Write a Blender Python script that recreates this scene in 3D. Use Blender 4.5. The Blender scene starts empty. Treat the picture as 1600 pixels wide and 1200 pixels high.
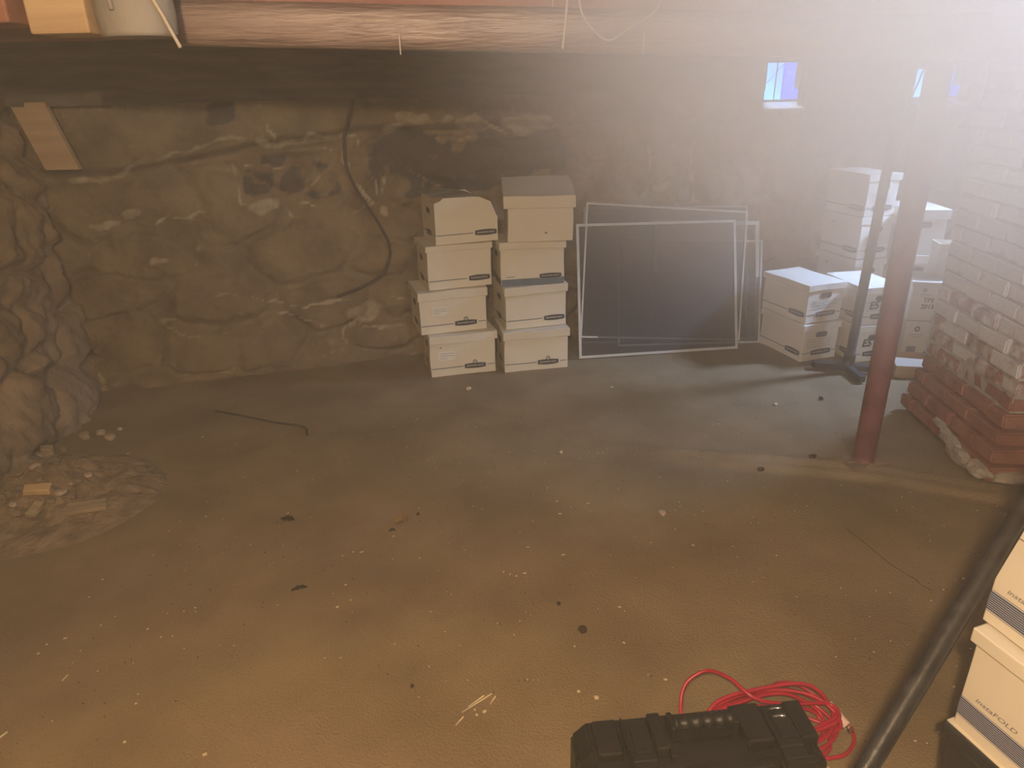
import bpy, bmesh, math, random
from mathutils import Vector, Matrix, noise
sc = bpy.context.scene
C = sc.collection
R = math.radians
PI = math.pi

# ------------------------------------------------------------------ camera
F_PX, CAM_H, PITCH, ROLL = 1109.0, 1.62, R(22.7), R(1.2)
cd = bpy.data.cameras.new('camera'); cam = bpy.data.objects.new('camera', cd); C.objects.link(cam)
cd.sensor_fit = 'HORIZONTAL'; cd.sensor_width = 36.0; cd.lens = 36.0 * F_PX / 1600.0
cd.clip_start = 0.02; cd.clip_end = 100
cam.matrix_world = Matrix.Translation((0, 0, CAM_H)) @ Matrix.Rotation(PI / 2 - PITCH, 4, 'X') @ Matrix.Rotation(-ROLL, 4, 'Z')
sc.camera = cam

# ------------------------------------------------------------------ view + world
sc.view_settings.view_transform = 'Standard'; sc.view_settings.look = 'None'
sc.view_settings.gamma = 1.0; sc.view_settings.use_curve_mapping = False
sc.view_settings.exposure = 0.0
w = bpy.data.worlds.new('sky'); sc.world = w; w.use_nodes = True
wn = w.node_tree.nodes; wl = w.node_tree.links
bg = wn['Background']; bg.inputs['Strength'].default_value = 6.0
tc = wn.new('ShaderNodeTexCoord'); nz = wn.new('ShaderNodeTexNoise'); nz.inputs['Scale'].default_value = 9
rp = wn.new('ShaderNodeValToRGB')
rp.color_ramp.elements[0].position = .38; rp.color_ramp.elements[0].color = (.04, .28, .95, 1)
rp.color_ramp.elements[1].position = .62; rp.color_ramp.elements[1].color = (.22, .75, 1.0, 1)
wl.new(tc.outputs['Generated'], nz.inputs['Vector']); wl.new(nz.outputs['Fac'], rp.inputs['Fac']); wl.new(rp.outputs['Color'], bg.inputs['Color'])

# ------------------------------------------------------------------ lamps
def lamp(name, loc, power, col, radius, kind='POINT'):
    l = bpy.data.lights.new(name, kind); l.energy = power; l.color = col; l.shadow_soft_size = radius
    o = bpy.data.objects.new(name, l); o.location = loc; C.objects.link(o); return o
lamp('bare_bulb', (-.15, -.32, 2.03), 235, (1.0, .74, .44), .035)
fl_ = lamp('glare_spot', (.98, -.10, 2.02), 270, (.62, .75, 1.0), .05, 'SPOT')  # unseen spot placed and aimed to make the glare cloud glow
fl_.data.spot_size = R(88); fl_.data.spot_blend = .7
fl_.rotation_euler = (Vector((.95, 1.5, 2.06)) - Vector(fl_.location)).to_track_quat('-Z', 'Y').to_euler()
def win_light(name, loc, sx, sz, power):
    l = bpy.data.lights.new(name, 'AREA'); l.shape = 'RECTANGLE'; l.size = sx; l.size_y = sz; l.energy = power
    l.cycles.is_portal = True
    o = bpy.data.objects.new(name, l); o.location = loc; o.rotation_euler = (R(-90), 0, R(12)); C.objects.link(o)
def disk_light(name, loc, target, size, power, col):
    l = bpy.data.lights.new(name, 'AREA'); l.shape = 'DISK'; l.size = size; l.energy = power; l.color = col; l.spread = R(75)
    o = bpy.data.objects.new(name, l); o.location = loc; C.objects.link(o)
    o.rotation_euler = (Vector(target) - Vector(loc)).to_track_quat('-Z', 'Y').to_euler()
disk_light('open_sky', (1.90, 6.3, 2.75), (1.80, 5.0, 1.48), .5, 26, (.50, .66, 1.0))
disk_light('side_fill_light', (3.5, 4.35, 1.75), (2.1, 4.3, .45), .35, 22, (.42, .60, 1.0))  # added unseen fill for the corner box tops; no window stands there
win_light('daylight_portal', (1.87, 5.22, 1.62), .3, .3, 1)
win_light('daylight_portal', (3.06, 5.48, 1.60), .40, .3, 1)
sc.cycles.use_denoising = True
sc.cycles.volume_max_steps = 256
sc.cycles.max_bounces = 8; sc.cycles.volume_bounces = 1; sc.cycles.transparent_max_bounces = 16
HAZE_DENSITY = 0.023
CLOUD = dict(c=(.86, 1.50, 1.82), r=(1.15, .98, .84), d=2.5)

# ------------------------------------------------------------------ measuring helpers (image frame 1600 x 1200)
def ray(x, y):
    u = x - 800; v = 600 - y; c, s = math.cos(ROLL), math.sin(ROLL)
    u, v = u * c + v * s, -u * s + v * c
    return Vector((u, F_PX * math.cos(PITCH) + v * math.sin(PITCH), -F_PX * math.sin(PITCH) + v * math.cos(PITCH)))
def ground(x, y, z=0.0):
    d = ray(x, y); t = (z - CAM_H) / d.z; return Vector((d.x * t, d.y * t, z))
def at_y(x, y, Y):
    d = ray(x, y); t = Y / d.y; return Vector((d.x * t, Y, CAM_H + d.z * t))
WY0, WSL = 4.58, .22
def on_wall(x, y):
    d = ray(x, y); t = WY0 / (d.y - WSL * d.x); return Vector((d.x * t, d.y * t, CAM_H + d.z * t))

# ------------------------------------------------------------------ materials
def mat(name, base, rough=.8, var=.12, scale=8, bump=.2, bscale=40, metallic=0, col2=None, spec=.3, detail=6, stretch=None):
    m = bpy.data.materials.new(name); m.use_nodes = True; n = m.node_tree.nodes; l = m.node_tree.links
    b = n['Principled BSDF']; b.inputs['Roughness'].default_value = rough; b.inputs['Metallic'].default_value = metallic
    b.inputs['Specular IOR Level'].default_value = spec
    t = n.new('ShaderNodeTexCoord'); vec = t.outputs['Object']
    if stretch:
        mp = n.new('ShaderNodeMapping'); mp.inputs['Scale'].default_value = stretch; l.new(vec, mp.inputs['Vector']); vec = mp.outputs['Vector']
    a = n.new('ShaderNodeTexNoise'); a.inputs['Scale'].default_value = scale; a.inputs['Detail'].default_value = detail
    l.new(vec, a.inputs['Vector'])
    r = n.new('ShaderNodeValToRGB'); l.new(a.outputs['Fac'], r.inputs['Fac'])
    c2 = col2 or tuple(min(1, c * (1 + var)) for c in base); c1 = base if col2 else tuple(c * (1 - var) for c in base)
    r.color_ramp.elements[0].position = .35; r.color_ramp.elements[0].color = (*c1, 1)
    r.color_ramp.elements[1].position = .65; r.color_ramp.elements[1].color = (*c2, 1)
    l.new(r.outputs['Color'], b.inputs['Base Color'])
    if bump:
        k = n.new('ShaderNodeTexNoise'); k.inputs['Scale'].default_value = bscale; k.inputs['Detail'].default_value = 5
        l.new(vec, k.inputs['Vector'])
        bp = n.new('ShaderNodeBump'); bp.inputs['Strength'].default_value = bump; bp.inputs['Distance'].default_value = .01
        l.new(k.outputs['Fac'], bp.inputs['Height']); l.new(bp.outputs['Normal'], b.inputs['Normal'])
    m['ramp'] = r.name
    return m
def mix_attr(m, attr, col, chan, lo=.2, hi=.8, nscale=18):
    """lay a second colour over a material where a mesh attribute says so"""
    n = m.node_tree.nodes; l = m.node_tree.links; b = n['Principled BSDF']
    src = b.inputs['Base Color'].links[0].from_socket
    a = n.new('ShaderNodeAttribute'); a.attribute_name = attr
    sp = n.new('ShaderNodeSeparateColor'); l.new(a.outputs['Color'], sp.inputs['Color'])
    t = n.new('ShaderNodeTexCoord'); nz = n.new('ShaderNodeTexNoise'); nz.inputs['Scale'].default_value = nscale; nz.inputs['Detail'].default_value = 8
    l.new(t.outputs['Object'], nz.inputs['Vector'])
    md = n.new('ShaderNodeMath'); md.operation = 'MULTIPLY_ADD'; md.inputs[1].default_value = .9; l.new(nz.outputs['Fac'], md.inputs[0])
    sb = n.new('ShaderNodeMath'); sb.operation = 'SUBTRACT'; l.new(sp.outputs[chan], sb.inputs[0]); sb.inputs[1].default_value = .45
    l.new(sb.outputs[0], md.inputs[2])
    mr = n.new('ShaderNodeMapRange'); mr.inputs['From Min'].default_value = lo; mr.inputs['From Max'].default_value = hi; l.new(md.outputs[0], mr.inputs['Value'])
    mx = n.new('ShaderNodeMix'); mx.data_type = 'RGBA'; l.new(mr.outputs[0], mx.inputs['Factor'])
    l.new(src, mx.inputs[6]); mx.inputs[7].default_value = (*col, 1)
    l.new(mx.outputs[2], b.inputs['Base Color'])
    return m
M = {}
M['stone'] = mat('stone', (.15, .105, .062), .9, scale=4, col2=(.25, .18, .108), bump=1.0, bscale=28, spec=.15, detail=12)
mix_attr(M['stone'], 'mask', (.40, .32, .22), 'Red', .25, .85)
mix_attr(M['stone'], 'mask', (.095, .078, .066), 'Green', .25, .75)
M['stone_left'] = mat('stone_left', (.17, .12, .078), .9, scale=4, col2=(.32, .225, .145), bump=.6, bscale=30, spec=.15, detail=10)
mix_attr(M['stone_left'], 'mask', (.42, .33, .23), 'Red', .3, .9)
M['plain_wall'] = mat('plain_wall', (.13, .10, .08), .9, scale=3, col2=(.2, .155, .12))
M['ceiling'] = mat('ceiling_boards', (.16, .085, .06), .85, scale=2, col2=(.24, .13, .09), stretch=(1, 8, 1))
M['sill_wood'] = mat('sill_timber', (.10, .078, .062), .9, scale=3, col2=(.16, .125, .098), stretch=(.6, 4, 6))
M['girder'] = mat('girder_paint', (.27, .11, .075), .7, scale=3, col2=(.36, .165, .11), stretch=(.5, 3, 6))
M['joist'] = mat('joist_wood', (.46, .31, .18), .8, scale=3, col2=(.58, .41, .25), stretch=(.5, 6, 6))
M['pipe'] = mat('pipe_paint', (.20, .125, .095), .38, scale=6, col2=(.36, .25, .19), stretch=(.4, 3, 3), bump=.9, bscale=28, spec=.7, detail=10)
M['duct'] = mat('duct_metal', (.30, .27, .24), .7, metallic=.1, scale=5, bump=.3)
M['board'] = mat('card', (.72, .65, .51), .75, var=.05, scale=3, bump=.06, bscale=30)
M['board_b'] = mat('card_white', (.74, .68, .58), .7, var=.05, scale=3, bump=.05, bscale=30)
M['board_in'] = mat('card_inside', (.40, .27, .16), .85, var=.1)
M['ink'] = mat('ink_black', (.035, .035, .04), .6, var=.1, bump=0)
M['ink_grey'] = mat('ink_grey', (.22, .22, .21), .7, var=.1, bump=0)
M['ink_blue'] = mat('ink_navy', (.022, .07, .19), .5, var=.1, bump=0)
M['ink_band'] = mat('ink_slate_blue', (.13, .17, .21), .6, var=.1, bump=0)
M['ink_white'] = mat('ink_white', (.62, .58, .50), .7, var=.05, bump=0)
M['paper'] = mat('paper', (.78, .74, .64), .8, var=.04, bump=0)
M['alu'] = mat('screen_frame_paint', (.55, .53, .46), .4, var=.08, scale=10, bump=.05, metallic=.2)
M['brown_alu'] = mat('screen_frame_dull', (.25, .23, .21), .5, var=.1, bump=.05)
M['red_paint'] = mat('red_oxide_paint', (.11, .032, .033), .55, scale=9, col2=(.17, .055, .052), bump=.35, bscale=40, spec=.4)
M['grey_metal'] = mat('grey_metal', (.035, .034, .036), .5, var=.2, bump=.1, metallic=.3)
M['black_metal'] = mat('black_metal', (.012, .012, .015), .42, scale=30, col2=(.03, .03, .034), bump=.15, bscale=60, spec=.35)
M['black_plastic'] = mat('black_plastic', (.010, .0095, .009), .45, var=.2, scale=20, bump=.10, bscale=220, spec=.32)
M['metal_pin'] = mat('latch_pin', (.55, .56, .6), .2, metallic=1, bump=0)
M['red_cable'] = mat('red_rubber', (.42, .010, .038), .35, var=.15, spec=.6, bump=0)
M['dark_cable'] = mat('dark_rubber', (.05, .028, .022), .5, var=.2, bump=0)
M['plug'] = mat('pale_plug', (.75, .55, .45), .4, var=.05, bump=0)
M['cord'] = mat('off_white_cord', (.50, .42, .34), .6, var=.1, bump=0)
M['wood_pale'] = mat('split_wood', (.50, .33, .16), .8, scale=6, col2=(.62, .43, .23), stretch=(1, 5, 5))
M['wood_grey'] = mat('old_board', (.27, .20, .12), .85, scale=6, col2=(.38, .29, .18), stretch=(1, 6, 6))
M['rubble'] = mat('rubble_dirt', (.16, .11, .065), .95, scale=14, col2=(.27, .19, .12), bump=.8, bscale=60)
M['pale_stone'] = mat('plaster_lump', (.44, .33, .24), .9, var=.2, scale=12, bump=.5)
M['chip'] = mat('pale_chip', (.68, .55, .36), .8, var=.15, bump=.1)
M['leaf'] = mat('dry_leaf', (.46, .29, .11), .8, var=.2, bump=.2)
M['dark_bit'] = mat('dark_bark', (.055, .035, .022), .9, var=.3, bump=.4)
M['sill'] = mat('sill_paint', (.62, .62, .62), .7, var=.1)
M['win_frame'] = mat('window_frame_paint', (.30, .32, .36), .6, var=.1)
M['mortar'] = mat('mortar', (.33, .28, .22), .95, scale=20, col2=(.46, .39, .31), bump=.7, bscale=60)

def brick_mat():
    m = mat('brick', (.24, .095, .065), .9, scale=7, col2=(.34, .15, .105), bump=.6, bscale=55, detail=8)
    mix_attr(m, 'mask', (.60, .54, .46), 'Red', .25, .5, 14)
    return m
M['brick'] = brick_mat()

def floor_mat():
    m = mat('floor_concrete', (.200, .140, .072), .8, scale=2.2, col2=(.285, .205, .112), bump=.5, bscale=130, spec=.25, detail=12)
    n = m.node_tree.nodes; l = m.node_tree.links; b = n['Principled BSDF']
    src = b.inputs['Base Color'].links[0].from_socket
    t = n.new('ShaderNodeTexCoord')
    last = src
    for sc_, thr, col, fac in ((130, .07, (.50, .40, .27), .7), (90, .07, (.07, .045, .03), .8), (160, .12, (.10, .07, .045), .6)):
        v = n.new('ShaderNodeTexVoronoi'); v.inputs['Scale'].default_value = sc_; l.new(t.outputs['Object'], v.inputs['Vector'])
        pn = n.new('ShaderNodeTexNoise'); pn.inputs['Scale'].default_value = 3.1 + sc_ * .02; pn.inputs['Detail'].default_value = 3; l.new(t.outputs['Object'], pn.inputs['Vector'])
        pr = n.new('ShaderNodeMapRange'); pr.inputs['From Min'].default_value = .42; pr.inputs['From Max'].default_value = .72; pr.inputs['To Max'].default_value = thr * 2.2; l.new(pn.outputs['Fac'], pr.inputs['Value'])
        lt = n.new('ShaderNodeMath'); lt.operation = 'LESS_THAN'; l.new(v.outputs['Distance'], lt.inputs[0]); l.new(pr.outputs[0], lt.inputs[1])
        ml = n.new('ShaderNodeMath'); ml.operation = 'MULTIPLY'; ml.inputs[1].default_value = fac; l.new(lt.outputs[0], ml.inputs[0])
        mx = n.new('ShaderNodeMix'); mx.data_type = 'RGBA'; l.new(ml.outputs[0], mx.inputs['Factor']); l.new(last, mx.inputs[6]); mx.inputs[7].default_value = (*col, 1); last = mx.outputs[2]
    l.new(last, b.inputs['Base Color'])
    mix_attr(m, 'mask', (.34, .25, .16), 'Red', .3, 1.0, 6)
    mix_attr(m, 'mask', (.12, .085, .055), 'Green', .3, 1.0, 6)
    return m
M['floor'] = floor_mat()

def screen_mat():
    m = bpy.data.materials.new('insect_mesh'); m.use_nodes = True; n = m.node_tree.nodes; l = m.node_tree.links
    b = n['Principled BSDF']; b.inputs['Base Color'].default_value = (.055, .055, .058, 1); b.inputs['Roughness'].default_value = .7
    tr = n.new('ShaderNodeBsdfTransparent'); tr.inputs['Color'].default_value = (1, 1, 1, 1)
    mx = n.new('ShaderNodeMixShader'); mx.inputs['Fac'].default_value = .62
    l.new(tr.outputs[0], mx.inputs[1]); l.new(b.outputs[0], mx.inputs[2]); l.new(mx.outputs[0], n['Material Output'].inputs['Surface'])
    return m
M['screen'] = screen_mat()
def glass_mat():
    m = bpy.data.materials.new('dusty_glass'); m.use_nodes = True; n = m.node_tree.nodes; l = m.node_tree.links
    tr = n.new('ShaderNodeBsdfTransparent'); tr.inputs['Color'].default_value = (.86, .93, 1, 1)
    gl = n.new('ShaderNodeBsdfGlossy'); gl.inputs['Roughness'].default_value = .15
    mx = n.new('ShaderNodeMixShader'); mx.inputs['Fac'].default_value = .06
    l.new(tr.outputs[0], mx.inputs[1]); l.new(gl.outputs[0], mx.inputs[2]); l.new(mx.outputs[0], n['Material Output'].inputs['Surface'])
    return m
M['glass'] = glass_mat()

# ------------------------------------------------------------------ object helpers
def obj(name, bm, m, parent=None, smooth=False):
    me = bpy.data.meshes.new(name); bm.normal_update(); bm.to_mesh(me); bm.free()
    for x in (m if isinstance(m, (list, tuple)) else [m]): me.materials.append(x)
    if smooth:
        for p in me.polygons: p.use_smooth = True
    o = bpy.data.objects.new(name, me); C.objects.link(o)
    if parent: o.parent = parent
    return o
def tag(o, label, cat, group=None, kind=None):
    o['label'] = label; o['category'] = cat
    if group: o['group'] = group
    if kind: o['kind'] = kind
    return o
def thing(name, label, cat, loc=(0, 0, 0), rz=0, group=None):
    o = bpy.data.objects.new(name, None); C.objects.link(o); o.location = loc; o.rotation_euler = (0, 0, rz); o.empty_display_size = .1
    return tag(o, label, cat, group)
def structure(o): o['kind'] = 'structure'; return o
def box(bm, x0, x1, y0, y1, z0, z1, mi=0, bev=0):
    r = bmesh.ops.create_cube(bm, size=1); vs = r['verts']
    for v in vs: v.co = Vector((x0 + (v.co.x + .5) * (x1 - x0), y0 + (v.co.y + .5) * (y1 - y0), z0 + (v.co.z + .5) * (z1 - z0)))
    fs = set(f for v in vs for f in v.link_faces)
    for f in fs: f.material_index = mi
    if bev:
        es = list(set(e for v in vs for e in v.link_edges))
        q = bmesh.ops.bevel(bm, geom=es, offset=bev, segments=2, affect='EDGES', profile=.5)
        for f in q['faces']: f.material_index = mi
    return vs
def tube(bm, pts, r, seg=8, mi=0, cap=True):
    pts = [Vector(p) for p in pts]; rings = []
    up = Vector((0, 0, 1))
    for i, p in enumerate(pts):
        t = (pts[min(i + 1, len(pts) - 1)] - pts[max(i - 1, 0)]).normalized()
        a = t.cross(up)
        if a.length < 1e-3: a = t.cross(Vector((0, 1, 0)))
        a.normalize(); b = t.cross(a)
        rr = r(i / max(1, len(pts) - 1)) if callable(r) else r
        rings.append([bm.verts.new(p + (a * math.cos(k * 2 * PI / seg) + b * math.sin(k * 2 * PI / seg)) * rr) for k in range(seg)])
    for i in range(len(rings) - 1):
        for k in range(seg):
            f = bm.faces.new((rings[i][k], rings[i][(k + 1) % seg], rings[i + 1][(k + 1) % seg], rings[i + 1][k])); f.material_index = mi; f.smooth = True
    if cap:
        bm.faces.new(rings[0]).material_index = mi; bm.faces.new(rings[-1][::-1]).material_index = mi
def spline(pts, n=8, closed=False):
    P = [Vector(p) for p in pts]; out = []
    m = len(P)
    for i in range(m if closed else m - 1):
        p0 = P[(i - 1) % m] if closed or i > 0 else P[0] * 2 - P[1]
        p1 = P[i]; p2 = P[(i + 1) % m]; p3 = P[(i + 2) % m] if closed or i + 2 < m else P[-1] * 2 - P[-2]
        for k in range(n):
            t = k / n
            out.append(.5 * ((2 * p1) + (p2 - p0) * t + (2 * p0 - 5 * p1 + 4 * p2 - p3) * t * t + (3 * p1 - p0 - 3 * p2 + p3) * t ** 3))
    out.append(P[0] if closed else P[-1]); return out
def prism(bm, poly, y0, y1, mi=0):
    """polygon in local x,z pushed through y"""
    a = [bm.verts.new((x, y0, z)) for x, z in poly]; b = [bm.verts.new((x, y1, z)) for x, z in poly]
    n = len(poly)
    bm.faces.new(a[::-1]).material_index = mi; bm.faces.new(b).material_index = mi
    for i in range(n): bm.faces.new((a[i], a[(i + 1) % n], b[(i + 1) % n], b[i])).material_index = mi
def rock(name, size, m, seed=0, parent=None, flat=1.0, sub=2):
    bm = bmesh.new(); bmesh.ops.create_icosphere(bm, subdivisions=sub, radius=1)
    o = Vector((seed * 3.7, seed * 1.3, 0))
    for v in bm.verts:
        d = 1 + .45 * noise.noise(v.co * 1.1 + o) + .18 * noise.noise(v.co * 2.6 + o)
        v.co = Vector((v.co.x * size[0], v.co.y * size[1], v.co.z * size[2])) * d
        v.co.x = max(-size[0] * .85, min(size[0] * .85, v.co.x)); v.co.z = max(-size[2] * .7, min(size[2] * .8, v.co.z))
    return obj(name, bm, m, parent)
def sstep(a, b, x):
    t = max(0, min(1, (x - a) / (b - a))); return t * t * (3 - 2 * t)
def seg_dist(p, a, b):
    ab = (b[0] - a[0], b[1] - a[1]); ap = (p[0] - a[0], p[1] - a[1])
    t = max(0, min(1, (ap[0] * ab[0] + ap[1] * ab[1]) / max(1e-9, ab[0] ** 2 + ab[1] ** 2)))
    return math.hypot(ap[0] - ab[0] * t, ap[1] - ab[1] * t)
TXT = {}
def text_polys(s, shear=0.0, space=1.0):
    """letters as flat polygons, 1 unit high, centred"""
    key = (s, shear, space)
    if key in TXT: return TXT[key]
    cu = bpy.data.curves.new('lettering', 'FONT'); cu.body = s; cu.size = 1; cu.align_x = 'CENTER'; cu.align_y = 'CENTER'; cu.resolution_u = 3; cu.shear = shear; cu.space_character = space; cu.offset = .012
    o = bpy.data.objects.new('lettering', cu); C.objects.link(o)
    dg = bpy.context.evaluated_depsgraph_get(); me = o.evaluated_get(dg).to_mesh()
    res = ([tuple(v.co[:2]) for v in me.vertices], [tuple(p.vertices) for p in me.polygons])
    o.evaluated_get(dg).to_mesh_clear(); bpy.data.objects.remove(o); bpy.data.curves.remove(cu)
    TXT[key] = res; return res

# ------------------------------------------------------------------ room shell
def grid_wall(name, p0, p1, z0, z1, nu, nv, fn, m, holes=()):
    """rough wall between two floor points; fn(u, z) -> (outward push, red mask, green mask)"""
    bm = bmesh.new(); cl = bm.loops.layers.color.new('mask')
    p0 = Vector(p0); p1 = Vector(p1); L = (p1 - p0).length; d = (p1 - p0) / L; nrm = Vector((d.y, -d.x))
    V = []; K = []
    for j in range(nv + 1):
        row = []; kr = []
        z = z0 + (z1 - z0) * j / nv
        for i in range(nu + 1):
            u = L * i / nu; a, r, g = fn(u, z)
            q = p0 + d * u + nrm * a
            row.append(bm.verts.new((q.x, q.y, z))); kr.append((r, g, 0, 1))
        V.append(row); K.append(kr)
    for j in range(nv):
        for i in range(nu):
            u = L * (i + .5) / nu; z = z0 + (z1 - z0) * (j + .5) / nv
            if any(h[0] < u < h[1] and h[2] < z < h[3] for h in holes): continue
            f = bm.faces.new((V[j][i], V[j][i + 1], V[j + 1][i + 1], V[j + 1][i])); f.smooth = True
            ks = (K[j][i], K[j][i + 1], K[j + 1][i + 1], K[j + 1][i])
            for lp, k in zip(f.loops, ks): lp[cl] = k
    return structure(obj(name, bm, m))

X0, X1 = -2.75, 3.62
def wy(x): return WY0 + WSL * x
BACK0 = (X0, wy(X0)); BL = math.hypot(X1 - X0, WSL * (X1 - X0)); BS = BL / (X1 - X0)
def wc(px, py):     # photo measure -> (u, z) on the back wall
    p = on_wall(px, py); return ((p.x - X0) * BS, p.z)
seams = [([(100, 290), (190, 262), (300, 236), (420, 219), (500, 213), (560, 204)], .035), ([(600, 206), (645, 196), (700, 182), (760, 190), (800, 204), (880, 192)], .04),
         ([(366, 258), (374, 296), (384, 312), (434, 326)], .022), ([(470, 326), (528, 316), (542, 304)], .015), ([(545, 200), (548, 262), (562, 300), (586, 332)], .03),
         ([(566, 212), (572, 262), (600, 312)], .012), ([(340, 472), (400, 465), (470, 476), (530, 470), (640, 464)], .022), ([(420, 490), (490, 497), (560, 502), (640, 498)], .018),
         ([(60, 340), (92, 395), (100, 450), (120, 472)], .018), ([(245, 352), (262, 340), (330, 330)], .02), ([(900, 322), (1000, 328), (1100, 320)], .03), ([(380, 258), (404, 252), (440, 258), (446, 250)], .012),
         ([(1085, 235), (1092, 290), (1090, 320)], .035), ([(130, 520), (150, 560), (180, 600)], .03), ([(262, 510), (300, 520), (350, 515)], .02), ([(1015, 232), (1010, 300)], .02)]
blobs = [(415, 322, 30, 18), (1031, 286, 17, 14), (250, 410, 12, 9), (160, 350, 26, 8), (640, 185, 30, 12), (830, 186, 42, 15), (740, 188, 30, 12), (570, 485, 34, 14), (200, 335, 22, 10), (600, 330, 8, 10), (420, 210, 3, 12)]
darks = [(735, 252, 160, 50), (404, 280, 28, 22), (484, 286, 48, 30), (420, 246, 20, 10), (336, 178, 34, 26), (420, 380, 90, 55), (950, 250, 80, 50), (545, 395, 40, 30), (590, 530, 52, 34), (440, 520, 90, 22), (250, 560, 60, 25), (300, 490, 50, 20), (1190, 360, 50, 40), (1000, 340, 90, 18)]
SE = [([wc(*p) for p in pl], wd) for pl, wd in seams]
def bl(lst):
    out = []
    for x, y, rx, ry in lst:
        c = wc(x, y); a = wc(x + rx, y); b = wc(x, y + ry); out.append((c[0], c[1], abs(a[0] - c[0]), abs(b[1] - c[1])))
    return out
BB, DD = bl(blobs), bl(darks)
def back_fn(u, z):
    p = Vector((u, z, 0)); wob = Vector((noise.noise(p * 3), noise.noise(p * 3 + Vector((9, 3, 0))), 0))
    pv = p + wob * .07 + Vector((noise.noise(p * 13), noise.noise(p * 13 + Vector((4, 4, 0))), 0)) * .022
    ledge = 1.22 + .18 * sstep(.3, 2.1, u) + .03 * noise.noise(p * 2.5)
    rec = -.13 * sstep(ledge - .02, ledge + .03, z) * (1 - .6 * sstep(2.6, 4.0, u))
    q = Vector((pv.x * 2.1, pv.y * 3.8, 0)); dist, _ = noise.voronoi(q); e = dist[1] - dist[0]
    stone = sstep(.0, .30, e)
    low = 1 - sstep(ledge - .02, ledge + .03, z)
    a = rec + low * (.055 * stone - .03) + .030 * noise.fractal(p * 6, .75, 2.3, 6)
    foot = sstep(.28, 0, z + .06 * noise.noise(p * 4)); a += .13 * foot * sstep(2.0, 1.4, u)
    r = (1 - sstep(0, .05, e)) * low * (.25 + .5 * noise.noise(p * 3.2 + Vector((5, 5, 5)))) + .5 * sstep(.15, .5, noise.fractal(p * 3.3, .8, 2.1, 4))
    g = 0
    s = (pv.x, pv.y)
    for pl, wd in SE:
        m = min(seg_dist(s, pl[i], pl[i + 1]) for i in range(len(pl) - 1))
        r = max(r, (.80 + .5 * noise.noise(p * 9)) * (1 - sstep(wd * .1, wd * 1.0, m)))
    for cx, cz, rx, rz in BB:
        k = math.hypot((pv.x - cx) / rx, (pv.y - cz) / rz); r = max(r, .85 * (1 - sstep(.7, 1.25, k)))
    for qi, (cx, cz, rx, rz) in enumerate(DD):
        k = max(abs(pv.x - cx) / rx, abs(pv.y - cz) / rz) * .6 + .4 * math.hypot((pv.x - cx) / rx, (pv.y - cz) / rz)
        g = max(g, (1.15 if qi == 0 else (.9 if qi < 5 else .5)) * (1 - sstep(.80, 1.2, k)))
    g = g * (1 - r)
    return a, max(0, min(1, r)), max(0, min(1, g))
WINS = [(1.66, 1.95, 1.44, 1.83), (2.745, 3.18, 1.44, 1.83)]
wholes = [((a - X0) * BS, (b - X0) * BS, c, d) for a, b, c, d in WINS]
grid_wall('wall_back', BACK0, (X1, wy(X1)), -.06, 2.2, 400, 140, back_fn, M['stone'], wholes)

def left_fn(u, z):
    p = Vector((u + 20, z, 0)); wob = Vector((noise.noise(p * 3), noise.noise(p * 3 + Vector((9, 3, 0))), 0)); pv = p + wob * .1
    dist, _ = noise.voronoi(Vector((pv.x * 2.4, pv.y * 3.4, 0))); e = dist[1] - dist[0]
    a = .07 * sstep(0, .3, e) + .045 * noise.fractal(p * 6, .7, 2.3, 6) + .07 * sstep(.4, 0, z) - .10 * sstep(1.2, 1.35, z)
    r = (1 - sstep(0, .14, e)) * (.5 + .5 * noise.noise(p * 2)) + max(0, noise.noise(p * 1.6)) * .6
    return a, max(0, min(1, r)), 0
LW0, LW1 = (-1.98, 1.3), (-2.62, 4.3)
grid_wall('wall_left', LW0, LW1, -.06, 2.2, 170, 110, left_fn, M['stone_left'])
def pier_fn(u, z):
    p = Vector((u + 50, z, 3)); dist, _ = noise.voronoi(Vector((p.x * 2.6, p.y * 3.2, 0))); e = dist[1] - dist[0]
    return .03 * sstep(0, .3, e) + .015 * noise.fractal(p * 6, .8, 2.2, 4) + .01 * sstep(.3, 0, z), .2 * (1 - sstep(0, .12, e)), 0
o = grid_wall('wall_pier', (-1.40, -1.6), (-1.60, 1.62), -.06, 2.2, 130, 70, pier_fn, M['stone_left'])
bm = bmesh.new(); box(bm, -2.3, -1.63, 1.43, 1.60, -.06, 2.2); structure(obj('wall_pier_end', bm, M['stone_left']))
for nm, a in (('wall_right', (3.6, 3.75, -1.7, 5.6, -.06, 2.2)), ('wall_front', (-2.9, 3.75, -1.75, -1.6, -.06, 2.2))):
    bm = bmesh.new(); box(bm, *a); structure(obj(nm, bm, M['plain_wall']))
bm = bmesh.new(); box(bm, -3.2, 3.75, -1.7, 5.5, 2.12, 2.22); structure(obj('ceiling', bm, M['ceiling']))

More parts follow.
